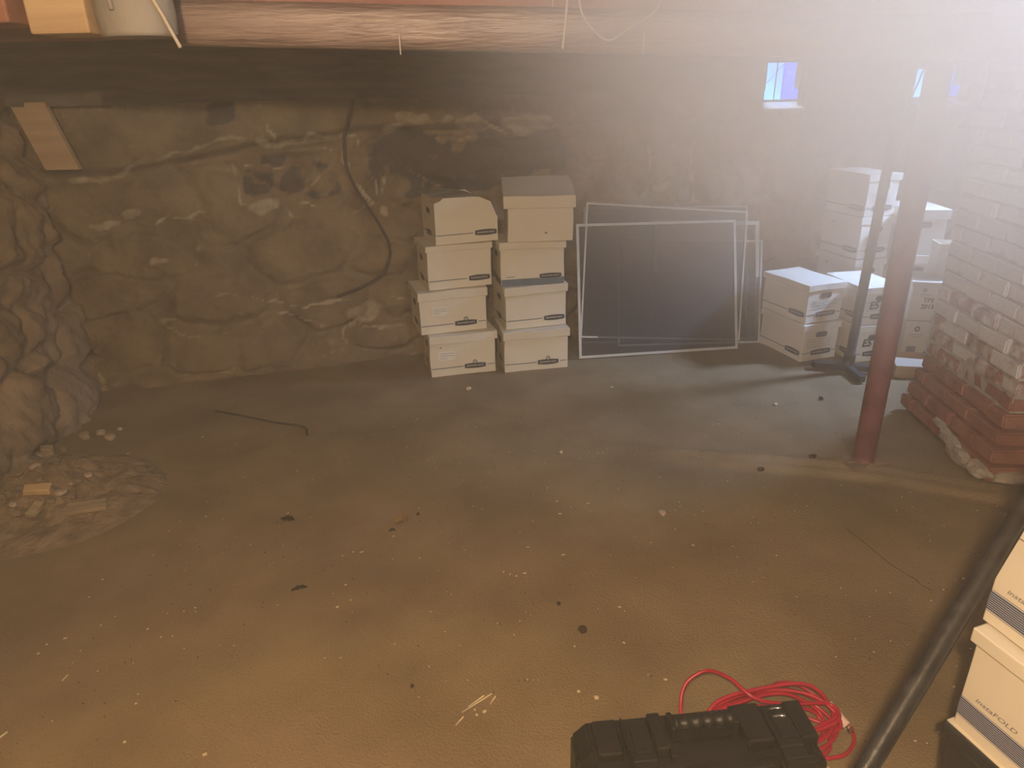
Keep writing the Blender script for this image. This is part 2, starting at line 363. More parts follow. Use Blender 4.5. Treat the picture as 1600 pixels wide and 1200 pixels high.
# floor with a faint cast ridge across it
ridge = [(.45, 3.06), (.61, 3.0), (1.1, 2.90), (1.57, 2.79), (2.08, 2.55), (3.6, 2.1)]
def floor_h(x, y):
    p = Vector((x, y, 0))
    h = .008 * noise.noise(p * 1.3) + .0035 * noise.fractal(p * 6, .9, 2.1, 3)
    d = min(seg_dist((x, y), ridge[i], ridge[i + 1]) for i in range(len(ridge) - 1))
    k = sstep(.2, 1.3, x)
    h += .020 * k * (1 - sstep(.03, .07, d))
    yr = 3.06 - .21 * (x - .45) - .12 * sstep(1.5, 2.2, x)
    h -= .022 * k * (1 - sstep(.0, .35, yr - y)) * (1 if y < yr else 0)
    return h, d, k
bm = bmesh.new(); cl = bm.loops.layers.color.new('mask'); V = []; K = []
nx, ny = 330, 330; fx0, fx1, fy0, fy1 = -3.0, 3.7, -1.7, 5.6
dk = [ground(*p) for p in ((620, 655), (700, 690), (380, 700), (950, 620), (1100, 640), (300, 760), (150, 900))]  # dark floor patches; those nearest the stone wall are painted soft shadow
for j in range(ny + 1):
    row = []; kr = []
    for i in range(nx + 1):
        x = fx0 + (fx1 - fx0) * i / nx; y = fy0 + (fy1 - fy0) * j / ny; h, d, k = floor_h(x, y)
        row.append(bm.verts.new((x, y, h)))
        r = .75 * k * (1 - sstep(.05, .13, d)) + .55 * (1 - sstep(.2, .9, math.hypot((x - .1) / 1.6, (y - 3.35) / .35)))
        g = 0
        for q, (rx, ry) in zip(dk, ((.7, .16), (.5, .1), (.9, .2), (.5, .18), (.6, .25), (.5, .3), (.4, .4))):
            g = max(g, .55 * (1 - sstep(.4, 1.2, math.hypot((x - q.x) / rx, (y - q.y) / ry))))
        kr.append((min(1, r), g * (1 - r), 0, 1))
    V.append(row); K.append(kr)
for j in range(ny):
    for i in range(nx):
        f = bm.faces.new((V[j][i], V[j][i + 1], V[j + 1][i + 1], V[j + 1][i])); f.smooth = True
        for lp, kk in zip(f.loops, (K[j][i], K[j][i + 1], K[j + 1][i + 1], K[j + 1][i])): lp[cl] = kk
structure(obj('floor', bm, M['floor']))
# hairline crack in the slab
def crack(name, pts, wd, label):
    bm = bmesh.new(); P = spline([ground(*p) for p in pts], 6); prev = None
    for i, p in enumerate(P):
        j = .006 * noise.noise(p * 30); t = (P[min(i + 1, len(P) - 1)] - P[max(0, i - 1)]).normalized(); s = Vector((-t.y, t.x, 0))
        ww = wd * (.5 + .5 * abs(noise.noise(p * 25)))
        z = floor_h(p.x, p.y)[0] + .0015
        a = bm.verts.new((p.x + s.x * (j + ww), p.y + s.y * (j + ww), z)); b = bm.verts.new((p.x + s.x * (j - ww), p.y + s.y * (j - ww), z))
        if prev: bm.faces.new((prev[0], a, b, prev[1]))
        prev = (a, b)
    return structure(obj(name, bm, M['dark_bit']))
crack('trim_crack', [(1322, 826), (1350, 848), (1380, 872), (1395, 885), (1420, 900), (1455, 925)], .0025, '')

# sill timber along the wall head, girder, joists
bm = bmesh.new()
segs = [(X0, 1.66), (1.95, 2.745), (3.18, X1)]
def wall_bar(bm, xa, xb, off0, off1, z0, z1):
    n = 14; rings = []
    for i in range(n + 1):
        x = xa + (xb - xa) * i / n; y = wy(x); j = .006 * noise.noise(Vector((x * 3, z0, 0)))
        rings.append([bm.verts.new((x, y - off0 + j, z0 + j)), bm.verts.new((x, y - off1 + j, z0 + j)), bm.verts.new((x, y - off1 + j, z1)), bm.verts.new((x, y - off0, z1))])
    for i in range(n):
        for k in range(4): bm.faces.new((rings[i][k], rings[i][(k + 1) % 4], rings[i + 1][(k + 1) % 4], rings[i + 1][k]))
    bm.faces.new(rings[0]); bm.faces.new(rings[-1][::-1])
for a, b in segs: wall_bar(bm, a, b, -.18, .04, 1.575, 1.83)
wall_bar(bm, X0, X1, -.2, .06, 1.83, 2.12)
structure(obj('trim_1', bm, M['sill_wood']))
def py(x): return 2.44 + .02 * x
bm = bmesh.new()
for i in range(1):
    vs = box(bm, -2.6, 2.0, .22, .39, 1.80, 2.12)
    for v in vs: v.co.y += py(v.co.x)
tag(obj('ceiling_girder', bm, M['girder']), 'long red-brown painted timber girder just above the big pipe', 'beam')
P0 = at_y(905, 5, py(.2) + .25)
for i, x in enumerate((-1.05, -.45, .15, .75, 1.35, 1.95, 2.55)):
    bm = bmesh.new(); box(bm, x - .025, x + .025, py(x) + .42, 4.28 + .22 * x, 1.93, 2.12)
    o = tag(obj('ceiling_joist', bm, M['ceiling']), 'dark ceiling joist running from the girder to the stone wall', 'joist', 'ceiling joists behind the girder')
# pale joist end at the upper corner
a = at_y(63, 5, 2.18); b = at_y(165, 55, 2.18)
bm = bmesh.new(); box(bm, a.x, b.x, 2.10, 2.26, b.z, 2.12, bev=.006)
tag(obj('joist_end', bm, M['joist']), 'pale sawn end of a timber joist beside the grey duct', 'joist')
bm = bmesh.new(); box(bm, -2.3, a.x - .06, 2.12, 2.30, a.z - .05, 2.12, bev=.006)
tag(obj('header_beam', bm, M['girder']), 'reddish timber header running to the left-hand stone wall', 'beam')
# grey duct boot hanging beside the pipe
c = at_y(214, 30, 2.17)
root = thing('metal_duct', 'dented grey sheet metal duct hanging down where the big pipe ends', 'duct', (c.x, 2.17, 1.765))
bm = bmesh.new(); ring = []
for j, (z, rx) in enumerate(((0.0, .095), (.01, .10), (.06, .104), (.12, .10), (.2, .105), (.34, .105))):
    ring.append([bm.verts.new((rx * math.cos(k * PI / 14) * (1 + .06 * noise.noise(Vector((k * .9, j, 0)))), rx * .8 * math.sin(k * PI / 14), z)) for k in range(28)])
for j in range(5):
    for k in range(28): bm.faces.new((ring[j][k], ring[j][(k + 1) % 28], ring[j + 1][(k + 1) % 28], ring[j + 1][k])).smooth = True
bm.faces.new(ring[0][::-1])
obj('duct_sleeve', bm, M['duct'], root)
bm = bmesh.new(); tube(bm, spline([(-.03, -.088, .34), (-.028, -.086, .18), (-.02, -.088, .06)], 5), .006); obj('seam', bm, M['duct'], root)
bm = bmesh.new(); tube(bm, spline([(.06, -.078, .34), (.072, -.08, .14), (.10, -.06, .04), (.125, -.05, -.03)], 6), .005); o = obj('hanger_strap', bm, M['cord'], root); o['label'] = 'pale strap'

# ------------------------------------------------------------------ big pipe
root = thing('waste_pipe', 'large rusty painted pipe slung across under the girder with a wet shine', 'pipe', (0, py(0), 1.78))
pl = at_y(282, 36, py(-1.0)); pr = at_y(1100, 52, py(.63))
def pz(x): return pl.z + (pr.z - pl.z) * (x - pl.x) / (pr.x - pl.x)
PR = .064
bm = bmesh.new(); ring = []; n = 150
for i in range(n + 1):
    x = pl.x + (3.55 - pl.x) * i / n; row = []
    for k in range(36):
        t = k * 2 * PI / 36; rr = PR * (1 + .022 * noise.fractal(Vector((x * 5, math.cos(t), math.sin(t))) * 1.6, .8, 2, 3))
        row.append(bm.verts.new((x, py(x) - py(0) + rr * math.cos(t), pz(x) - 1.78 + rr * math.sin(t))))
    ring.append(row)
for i in range(n):
    for k in range(36): bm.faces.new((ring[i][k], ring[i][(k + 1) % 36], ring[i + 1][(k + 1) % 36], ring[i + 1][k])).smooth = True
bm.faces.new(ring[0][::-1]); bm.faces.new(ring[-1])
obj('pipe_run', bm, M['pipe'], root)
for px in (1320,):
    pass
for x in (1.45,):
    bm = bmesh.new()
    tube(bm, [(x - .05, py(x) - py(0), pz(x) - 1.78), (x + .05, py(x + .1) - py(0), pz(x) - 1.78)], PR * 1.14, 32); obj('pipe_collar', bm, M['pipe'], root)
for px in (625, 1005):
    p = at_y(px, 60, py(0) - PR + .02 * at_y(px, 60, 2.4).x)
    bm = bmesh.new(); q = Vector((p.x, p.y - py(0) - .012, p.z - 1.78)); tube(bm, [q + Vector((0, 0, .02)), q + Vector((0, 0, -.045))], .0022, 6); obj('drip_nail', bm, M['cord'], root)

def cord(name, pts, r, m, label, cat, n=8, seg=8):
    bm = bmesh.new(); tube(bm, spline(pts, n), r, seg); return tag(obj(name, bm, m, smooth=True), label, cat)
Y = py(.1) - PR - .02
cord('hanging_cord', [at_y(886, -40, Y), at_y(886, 0, Y), at_y(883, 40, Y), at_y(879, 76, Y)], .0035, M['cord'], 'pale straight cord hanging in front of the big pipe', 'cord')
Y = py(.3) - PR - .03
cord('wire_loop', [at_y(903, -60, Y + .05), at_y(905, 0, Y), at_y(917, 35, Y), at_y(950, 63, Y - .01), at_y(985, 42, Y), at_y(1015, 25, Y), at_y(1033, 0, Y), at_y(1040, -50, Y + .05)], .003, M['cord'], 'slack loop of off-white wire drooping over the big pipe', 'wire')
cord('short_cord', [at_y(863, -40, py(.1) + .2), at_y(864, 18, py(.1) + .2)], .0022, M['cord'], 'thin short string on the girder beside the pale cord', 'cord')

# ------------------------------------------------------------------ windows
def window(i, f0, f1, x0, x1, z0, z1, zs, bars):
    """f0..f1 opening in the wall face, x0..x1 and z0..z1 the pane, zs the sill's inner edge"""
    dep = .22
    def q(x, back, z): return (x, wy(x) + back, z)
    def face(bm, *p): bm.faces.new([bm.verts.new(v) for v in p])
    rv = bmesh.new(); TOP = 1.835
    for xf, xp in ((f0, x0), (f1, x1)): face(rv, q(xf, -.03, zs - .05), q(xp, dep, zs - .05), q(xp, dep, TOP), q(xf, -.03, TOP))
    face(rv, q(f0, -.03, z1 + .03), q(f1, -.03, z1 + .03), q(x1, dep, z1), q(x0, dep, z1))
    face(rv, q(f0, -.03, z1 + .03), q(f1, -.03, z1 + .03), q(f1, -.03, TOP), q(f0, -.03, TOP))
    face(rv, q(x0 - .25, dep, zs - .2), q(x1 + .25, dep, zs - .2), q(x1 + .25, dep, z0), q(x0 - .25, dep, z0)); face(rv, q(x0, dep, z1), q(x1, dep, z1), q(x1, dep, TOP), q(x0, dep, TOP))
    face(rv, q(x0 - .25, dep, z0), q(x0, dep, z0), q(x0, dep, TOP), q(x0 - .25, dep, TOP)); face(rv, q(x1, dep, z0), q(x1 + .25, dep, z0), q(x1 + .25, dep, TOP), q(x1, dep, TOP))
    structure(obj('trim_%d' % (i + 1), rv, M['plain_wall']))
    sl = bmesh.new(); nn = 12; top = []; bot = []; back = []
    for k in range(nn + 1):
        t = k / nn; x = f0 + (f1 - f0) * t; j = .006 * noise.noise(Vector((x * 25, 3, 0)))
        top.append(sl.verts.new(q(x, -.045 + j, zs + j))); bot.append(sl.verts.new(q(x, -.05, zs - .016 + j * 1.5))); back.append(sl.verts.new(q(x0 + (x1 - x0) * t, dep, z0 - .005)))
    for k in range(nn):
        sl.faces.new((bot[k], bot[k + 1], top[k + 1], top[k])); sl.faces.new((top[k], top[k + 1], back[k + 1], back[k]))
    fb = bmesh.new()
    def bar(bm, a, b, wd, y=dep - .01):
        a, b = Vector(a), Vector(b); tube(bm, [q(a.x, y, a.y), q(b.x, y, b.y)], wd, 6)
    for a, b in (((x0, z0), (x1, z0)), ((x0, z1), (x1, z1)), ((x0, z0), (x0, z1)), ((x1, z0), (x1, z1))): bar(fb, a, b, .008)
    wf = structure(obj('window_%d' % i, fb, M['win_frame']))
    obj('window_sill', sl, M['sill'], wf)
    g = bmesh.new(); face(g, q(x0, dep + .01, z0), q(x1, dep + .01, z0), q(x1, dep + .01, z1), q(x0, dep + .01, z1)); obj('pane', g, M['glass'], wf)
    for kind, a, b, wd in bars:
        bb = bmesh.new(); bar(bb, a, b, wd, dep - .03); obj(kind, bb, M['black_metal'], wf)
    return wf
def window_band_mat():
    m = mat('window_band_blue', (.10, .26, .85), .6, var=.2, scale=14, bump=0); n = m.node_tree.nodes; l = m.node_tree.links
    tl = n.new('ShaderNodeBsdfTranslucent'); tl.inputs['Color'].default_value = (.03, .42, .90, 1)
    mx = n.new('ShaderNodeMixShader'); mx.inputs['Fac'].default_value = .8
    l.new(n['Principled BSDF'].outputs[0], mx.inputs[1]); l.new(tl.outputs[0], mx.inputs[2]); l.new(mx.outputs[0], n['Material Output'].inputs['Surface']); return m
M['shutter'] = window_band_mat()
w1 = window(1, 1.66, 1.95, 1.735, 2.005, 1.50, 1.742, 1.457, [('bar', (1.812, 1.50), (1.815, 1.745), .004), ('wire', (1.745, 1.61), (1.88, 1.745), .0025)])
w2 = window(2, 2.745, 3.18, 2.865, 3.33, 1.493, 1.70, 1.458, [('bar', (2.96, 1.495), (2.965, 1.70), .006), ('bar', (2.875, 1.50), (2.935, 1.69), .006), ('bar', (2.87, 1.688), (3.33, 1.688), .007)])
for (xa, xb, z1, wn_) in ((1.95, 2.10, 1.9, 'narrow translucent sheet added outside for the bluer band in the small window'), (3.21, 3.5, 1.9, 'wide translucent sheet added outside for the bluer band in the wide window')):
    bm = bmesh.new(); vs = box(bm, xa, xb, .40, .42, 1.40, z1)
    for v in vs: v.co.y += wy(v.co.x)
    tag(obj('plastic_sheet', bm, M['shutter']), wn_, 'sheet')  # sheets added behind the glass to turn part of each pane bluer

bm = bmesh.new(); box(bm, 1.5, 3.9, .32, .62, 1.25, 1.40)
for v in bm.verts: v.co.y += wy(v.co.x)
structure(obj('floor_outside', bm, M['plain_wall']))

# ------------------------------------------------------------------ brick pillar
def pillar():
    root = thing('brick_pillar', 'square brick pillar in flaking whitewash with bare red bricks at its foot', 'pillar', (2.095, 2.70, 0), R(-4))
    W, D = .95, .74
    bm = bmesh.new(); cl = bm.loops.layers.color.new('mask'); random.seed(4)
    def brick(x0, x1, y0, y1, z0, z1, wash, bev=.007):
        r = bmesh.ops.create_cube(bm, size=1); vs = r['verts']
        for v in vs: v.co = Vector((x0 + (v.co.x + .5) * (x1 - x0), y0 + (v.co.y + .5) * (y1 - y0), z0 + (v.co.z + .5) * (z1 - z0)))
        es = list(set(e for v in vs for e in v.link_edges)); q = bmesh.ops.bevel(bm, geom=es, offset=bev, segments=2, affect='EDGES')
        fs = set(q['faces']); vv = set(v for f in fs for v in f.verts)
        for v in vv: fs.update(v.link_faces)
        for v in vv: v.co += Vector((noise.noise(v.co * 22), noise.noise(v.co * 22 + Vector((7, 0, 0))), noise.noise(v.co * 22 + Vector((0, 7, 0))))) * .006
        for f in fs:
            for lp in f.loops: lp[cl] = (wash, 0, 0, 1)
    H = .0735; n = int(2.12 / H)
    for j in range(n):
        z0 = .02 + j * H; z1 = z0 + .064
        fl = .075 * max(0, 1 - j / 4.0) if j < 4 else 0
        wash = 0.0 if j < 4 else (.45 if j == 4 else (.80 if j < 9 else .95))
        off = .105 if j % 2 else 0
        def run(L, left):
            t = -off if off else 0
            while t < L - .01:
                a = max(0, t) + .005; b = min(L, t + .21) - .005; t += .21
                if b - a < .03: continue
                pu = random.uniform(-.006, .006) + (random.uniform(0, .012) if j > 4 else 0); w_ = wash + random.uniform(-.22, .12) * (wash > 0)
                if left: brick(-fl - pu, .09, max(-fl, a if a > .02 else -fl - .0), b, z0, z1, w_)
                else: brick(a if a > .02 else -fl, b, -fl - pu, .09, z0, z1, w_)
        run(D, True); run(W, False)
    obj('brickwork', bm, M['brick'], root)
    bm = bmesh.new(); box(bm, .006, W, .006, D - .004, 0, 2.12)
    bmesh.ops.subdivide_edges(bm, edges=bm.edges[:], cuts=20, use_grid_fill=True)
    for v in bm.verts: v.co += Vector((noise.noise(v.co * 14), noise.noise(v.co * 14 + Vector((3, 0, 0))), 0)) * .008
    obj('mortar_core', bm, M['mortar'], root)
    # smeared mortar spilling off the foot
    for k, (x, y, z, sx, sy, sz) in enumerate(((-.08, .12, .04, .035, .10, .045), (-.085, .22, .07, .022, .09, .03), (-.075, -.03, .05, .05, .06, .035), (.03, -.085, .045, .09, .03, .03), (-.08, .32, .10, .015, .07, .018))):
        r = rock('mortar_smear', (sx, sy, sz), M['mortar'], 31 + k, root, sub=3); r.location = (x, y, z)
    return root
pillar()

# ------------------------------------------------------------------ posts
def post_red():
    root = thing('steel_column', 'round dark red painted steel column standing on the floor near the brick pillar', 'column', (1.605, 2.86, 0))
    bm = bmesh.new(); tube(bm, [(0, 0, z) for z in (.012, .05, .6, 1.2, 1.75, 2.12)], .047, 32); obj('shaft', bm, M['red_paint'], root)
    bm = bmesh.new(); box(bm, -.10, .10, -.055, .07, .0, .012, bev=.003)
    for v in bm.verts: v.co.xy = (v.co.x * math.cos(.3) - v.co.y * math.sin(.3), v.co.x * math.sin(.3) + v.co.y * math.cos(.3))
    obj('base_plate', bm, M['rubble'], root)
post_red()
def post_grey():
    root = thing('metal_stand', 'slim dark grey metal stand with crossed feet between the box stacks', 'stand', (2.02, 3.96, 0))
    bm = bmesh.new(); tube(bm, [(0, 0, .03), (.012, 0, .6), (.03, 0, 1.3), (.05, 0, 2.1)], .027, 20); obj('pole', bm, M['grey_metal'], root)
    bm = bmesh.new(); vs = box(bm, -.19, .20, -.022, .022, .012, .05, bev=.004)
    for v in bm.verts: v.co.y -= .30 * v.co.x
    obj('foot', bm, M['grey_metal'], root)
    bm = bmesh.new(); box(bm, -.02, .02, -.19, .0, .006, .045, bev=.004); obj('foot', bm, M['grey_metal'], root)
    bm = bmesh.new(); tube(bm, [(0, 0, .03), (0, 0, .11)], .034, 20); obj('socket', bm, M['grey_metal'], root)
post_grey()
# foreground leaning tube
def zc(x, y, d):
    r = ray(x, y); f = Vector((0, math.cos(PITCH), -math.sin(PITCH))); return Vector((0, 0, CAM_H)) + r * (d / r.dot(f))
A = zc(1352, 1200, 1.3); B = zc(1589, 808, 1.3); s = (B - A) / (B.z - A.z)
a0 = A + s * (.02 - A.z); a1 = A + s * (1.05 - A.z)
root = thing('leaning_bar', 'long black steel bar leaning up across the corner boxes of the blue-striped stack', 'bar', a0)
bm = bmesh.new(); tube(bm, [Vector((0, 0, 0)), (a1 - a0) * .5, a1 - a0], .0165, 20); obj('tube', bm, M['black_metal'], root)
dv = (a1 - a0).normalized(); side = dv.cross(Vector((0, -.6, .8))).normalized() * .0165
bm = bmesh.new(); tube(bm, [side + dv * .02, side + (a1 - a0) - dv * .02], .0042, 10); obj('ridge', bm, M['black_metal'], root)

# ------------------------------------------------------------------ archive boxes
def disp(p, seed, amp):
    q = p * 7 + Vector((seed * 5.1, seed * 2.3, seed * .7))
    return Vector((noise.noise(q), noise.noise(q + Vector((11, 0, 0))), 0)) * amp
class Crate:
    """prints live on the body mesh; frame: x along the long front, y depth, z up, origin front-left-bottom"""
    def __init__(s, L, D, H, seed, amp=.004):
        s.L, s.D, s.H, s.seed, s.amp = L, D, H, seed, amp
        s.bm = bmesh.new(); box(s.bm, 0, L, 0, D, 0, H, 0, .003)
        bmesh.ops.subdivide_edges(s.bm, edges=[e for e in s.bm.edges if e.calc_length() > .1], cuts=9, use_grid_fill=True)
    def on(s, face, a, b, off=.0014):
        if face == 'front': return Vector((a, -off, b))
        if face == 'left': return Vector((-off, s.D - a, b))
        if face == 'right': return Vector((s.L + off, a, b))
    def poly(s, face, pts, mi, off=.0014):
        vs = [s.bm.verts.new(s.on(face, x, z, off)) for x, z in pts]
        try: f = s.bm.faces.new(vs); f.material_index = mi
        except ValueError: return
    def strip(s, face, a0, a1, z0, z1, mi, n=10, off=.0014, slope=0):
        for k in range(n):
            x0 = a0 + (a1 - a0) * k / n; x1 = a0 + (a1 - a0) * (k + 1) / n
            s.poly(face, [(x0, z0 + slope * (x0 - a0)), (x1, z0 + slope * (x1 - a0)), (x1, z1 + slope * (x1 - a0)), (x0, z1 + slope * (x0 - a0))], mi, off)
    def text(s, face, t, cx, cz, h, mi, off=.0022, shear=0, space=1, w=None):
        vs, ps = text_polys(t, shear, space)
        k = h / .7
        xs = [v[0] for v in vs]; kx = (w / (max(xs) - min(xs))) if w else k
        for p in ps: s.poly(face, [(cx + vs[i][0] * kx, cz + vs[i][1] * k) for i in p], mi, off)
    def cols(s, face, cx, cz, w, hf, mi, off, n=14):
        """a lens or pill drawn as narrow upright slices; hf(t) is the half height for t in -1..1"""
        for k in range(n):
            t0 = -1 + 2 * k / n; t1 = -1 + 2 * (k + 1) / n; x0 = cx + t0 * w / 2; x1 = cx + t1 * w / 2; a, b = hf(t0), hf(t1)
            s.poly(face, [(x0, cz - a), (x1, cz - b), (x1, cz + b), (x0, cz + a)], mi, off)
    def badge(s, face, cx, cz, w=.12, h=.034, crest=False):
        s.cols(face, cx, cz, w * 1.07, lambda t: h * .60 * (1 - .28 * t * t), 2, .0022)
        s.cols(face, cx, cz, w, lambda t: h * .5 * (1 - .28 * t * t), 1, .0028)
        s.text(face, 'BANKERS BOX', cx, cz, h * .27, 2, .0034, w=w * .80)
        if crest:
            q = cz + h * .5 + .007
            for rr, mi, of in ((.0135, 1, .0026), (.009, 2, .0031), (.0035, 1, .0035)):
                s.cols(face, cx, q, rr * 2, lambda t: rr * math.sqrt(max(0, 1 - t * t)) + .0003, mi, of, 10)
    def hole(s, face, cz=None, w=.085, h=.03):
        cz = cz or s.H * .68; cx = s.D / 2
        def pill(w, h):
            def f(t):
                d = max(0, abs(t) * w / 2 - (w / 2 - h / 2)); return math.sqrt(max(0, (h / 2) ** 2 - d * d)) + .0002
            return f
        s.cols(face, cx, cz, w + .008, pill(w + .008, h + .008), 3, .0022, 20); s.cols(face, cx, cz, w, pill(w, h), 1, .0028, 20)
    def scrawl(s, face, x0, z0, w, rows, h=.008, mi=1):
        random.seed(s.seed * 7 + int(x0 * 100))
        for r in range(rows):
            x = x0; z = z0 - r * h * 2
            while x < x0 + w * (1 if r < rows - 1 else .6):
                dx = random.uniform(.003, .008); dz = random.uniform(-.5, .5) * h
                q = [(x, z), (x + dx, z + dz), (x + dx + .0012, z + dz + .0012), (x + .0012, z + .0014)]
                s.poly(face, q, mi, .0032); x += dx * random.choice((.6, .8, 1.3))
    def build(s, root, mats, ox):
        for v in s.bm.verts: v.co += disp(v.co, s.seed, s.amp) ; v.co -= ox
        return obj('body', s.bm, mats, root)
def lid_mesh(L, D, z, h, seed, ox, over=.009, tilt=0, sag=.004):
    bm = bmesh.new(); o = over; t = .004
    box(bm, -o, L + o, -o, D + o, z - h, z, 0, .003)
    # hollow underside
    bmesh.ops.subdivide_edges(bm, edges=[e for e in bm.edges if e.calc_length() > .1], cuts=8, use_grid_fill=True)
    for v in bm.verts:
        v.co += disp(v.co, seed + 3, .005) + Vector((0, 0, noise.noise(v.co * 6 + Vector((seed, 0, 0))) * sag))
        if tilt: v.co.z += tilt * max(0, v.co.y) + (tilt * .0)
        v.co -= ox
    return bm
def wavy_top(): pass
def archive_box(label, P, z, rot, group, L=.40, D=.31, H=.259, seed=0, style='badge', lid=.05, mats=None, amp=.004, tilt=0, extras=(), lid_over=.009, bottom_drop=0, lidrot=0):
    th = R(rot); c = Vector((L / 2, D / 2, 0)); cw = Matrix.Rotation(th, 3, 'Z') @ c
    root = thing('storage_box', label, 'box', (P[0] + cw.x, P[1] + cw.y, z), th, group)
    bodyH = H - .006 if lid else H
    k = Crate(L, D, bodyH, seed, amp)
    m0 = mats or M['board']
    ml = [m0, M['ink'], M['ink_white'], M['ink_grey'], M['ink_blue'], M['ink_band']]
    if style in ('badge', 'crest'):
        k.strip('front', 0.004, L * .60 if style == 'badge' else L * .50, .050, .056, 3)
        k.strip('left', .004, D - .004, .050, .056, 3); k.strip('right', .004, D * .2, .05, .056, 3)
        bx = L * .80 if style == 'badge' else L * .68
        k.strip('front', bx + .075, L - .004, .050, .056, 3, 3)
        k.badge('front', bx, .053, .13, .034, style == 'crest')
        k.badge('left', D * .5, .053, .11, .032); k.badge('right', D * .5, .053, .13, .034)
        k.hole('left'); k.hole('right')
    elif style == 'endprint':
        k.strip('front', 0.004, L * .62, .050, .056, 3, 10); k.badge('front', L * .80, .053, .13, .036)
        k.strip('front', L * .9, L - .004, .05, .056, 3, 3)
        k.hole('right', bodyH * .72); k.hole('left')
        k.strip('right', .004, D - .004, .050, .056, 3, 6); k.badge('right', D * .55, .053, .15, .036)
        for q in range(4): k.strip('right', .03, D - .05, .090 + q * .016, .0925 + q * .016, 3, 5)
    elif style == 'band':
        k.strip('front', .002, L - .002, .0, .040, 5, 8); k.strip('left', .002, D - .002, .0, .040, 5, 8)
        k.strip('front', .03, .085, .052, .055, 1, 3)
        k.badge('front', L * .78, .050, .13, .030); k.hole('left')
        k.strip('front', .002, L - .002, .0, .037, 5, 8, .0032)
    elif style == 'stripes':
        for f, A_ in (('front', L), ('right', D), ('left', D)):
            k.strip(f, .002, A_ - .002, .032, .076, 4, 10)
            for q in range(8): k.strip(f, .002, A_ - .002, .0363 + q * .0049, .0376 + q * .0049, 2, 10, .0018)
            k.strip(f, .002, A_ - .002, .0785, .0798, 4, 10); k.strip(f, .002, A_ - .002, .0282, .0295, 4, 10)
        k.text('front', 'instaFOLD', .078, .098, .011, 3, .002, .25, w=.092)
    elif style == 'shipping':
        [(k.text('front', 'TPS', .10 + q_, .128 + q_, .026, 1), k.text('front', '2015', .10 + q_, .088 + q_, .026, 1)) for q_ in (0, .0016, .003)]
        for cx in (.07, .16):
            c_ = [(cx + .014 * math.cos(t * PI / 8), bodyH * .80 + .014 * math.sin(t * PI / 8)) for t in range(16)]; k.poly('front', c_, 3)
        k.strip('front', .05, .12, bodyH * .68, bodyH * .695, 3, 3); k.strip('front', .05, .11, bodyH * .63, bodyH * .64, 3, 3)
    elif style == 'shipping_low':
        c_ = [(.07 + .017 * math.cos(t * PI / 8), bodyH * .80 + .017 * math.sin(t * PI / 8)) for t in range(16)]; k.poly('front', c_, 1)
        k.poly('front', [(.07 + (x - .07) * .5, bodyH * .8 + (z_ - bodyH * .8) * .5) for x, z_ in c_], 2, .002)
        k.strip('front', .03, .11, bodyH * .64, bodyH * .655, 3, 3); k.strip('front', .03, .10, bodyH * .58, bodyH * .59, 3, 3)
        k.poly('front', [(.03, .03), (.085, .03), (.085, .08), (.03, .08)], 3); k.strip('front', .15, .22, bodyH * .8, bodyH * .825, 3, 3)
        c_ = [(.14 + .012 * math.cos(t * PI / 8), .035 + .012 * math.sin(t * PI / 8)) for t in range(16)]; k.poly('front', c_, 1)
    elif style == 'plain_holes':
        k.hole('left'); k.hole('right', w=.07)
    for ex in extras:
        if ex[0] == 'text': [k.text(ex[1], ex[2], ex[3] + q_, ex[4] + q_, ex[5], 1, shear=.1, off=.0030) for q_ in (0, .002, .004)]
        elif ex[0] == 'scrawl': k.scrawl(ex[1], *ex[2:])
        elif ex[0] == 'dot':
            k.poly('front', [(ex[1] + ex[3] * math.cos(t * PI / 6), ex[2] + ex[3] * .8 * math.sin(t * PI / 6)) for t in range(12)], 3, .002)
        elif ex[0] == 'paper':
            x, z_, w_, h_ = ex[1:5]
            pb = bmesh.new(); vs = [pb.verts.new(v) for v in ((x, -.006, z_), (x + w_, -.006, z_ - .003), (x + w_, -.006, z_ + h_), (x, -.006, z_ + h_ + .002), (x, -.0045, z_), (x + w_, -.0045, z_ - .003), (x + w_, -.0045, z_ + h_), (x, -.0045, z_ + h_ + .002))]
            for v in pb.verts: v.co -= c
            pb.faces.new(vs[:4]); pb.faces.new(vs[4:][::-1])
            for a_ in range(4): pb.faces.new((vs[a_], vs[4 + a_], vs[4 + (a_ + 1) % 4], vs[(a_ + 1) % 4]))
            random.seed(seed + 5)
            for r_ in range(3):
                xx = x + .006
                while xx < x + w_ * (.9 if r_ < 2 else .5):
                    dx = random.uniform(.003, .007); zz = z_ + h_ * (.78 - r_ * .28); dz = random.uniform(-.003, .003)
                    f = pb.faces.new([pb.verts.new(Vector(v) - c) for v in ((xx, -.0065, zz), (xx + dx, -.0065, zz + dz), (xx + dx, -.0065, zz + dz + .003), (xx, -.0065, zz + .003))]); f.material_index = 1; xx += dx * 1.25
            o = obj('paper_label', pb, [M['paper'], M['ink_grey']], root); o['label'] = 'white paper label with handwriting'
    k.build(root, ml, c)
    if lid:
        lm = lid_mesh(L, D, H, lid, seed, c, lid_over, tilt)
        o = obj('lid', lm, m0, root); o.rotation_euler.z = R(lidrot)
    return root

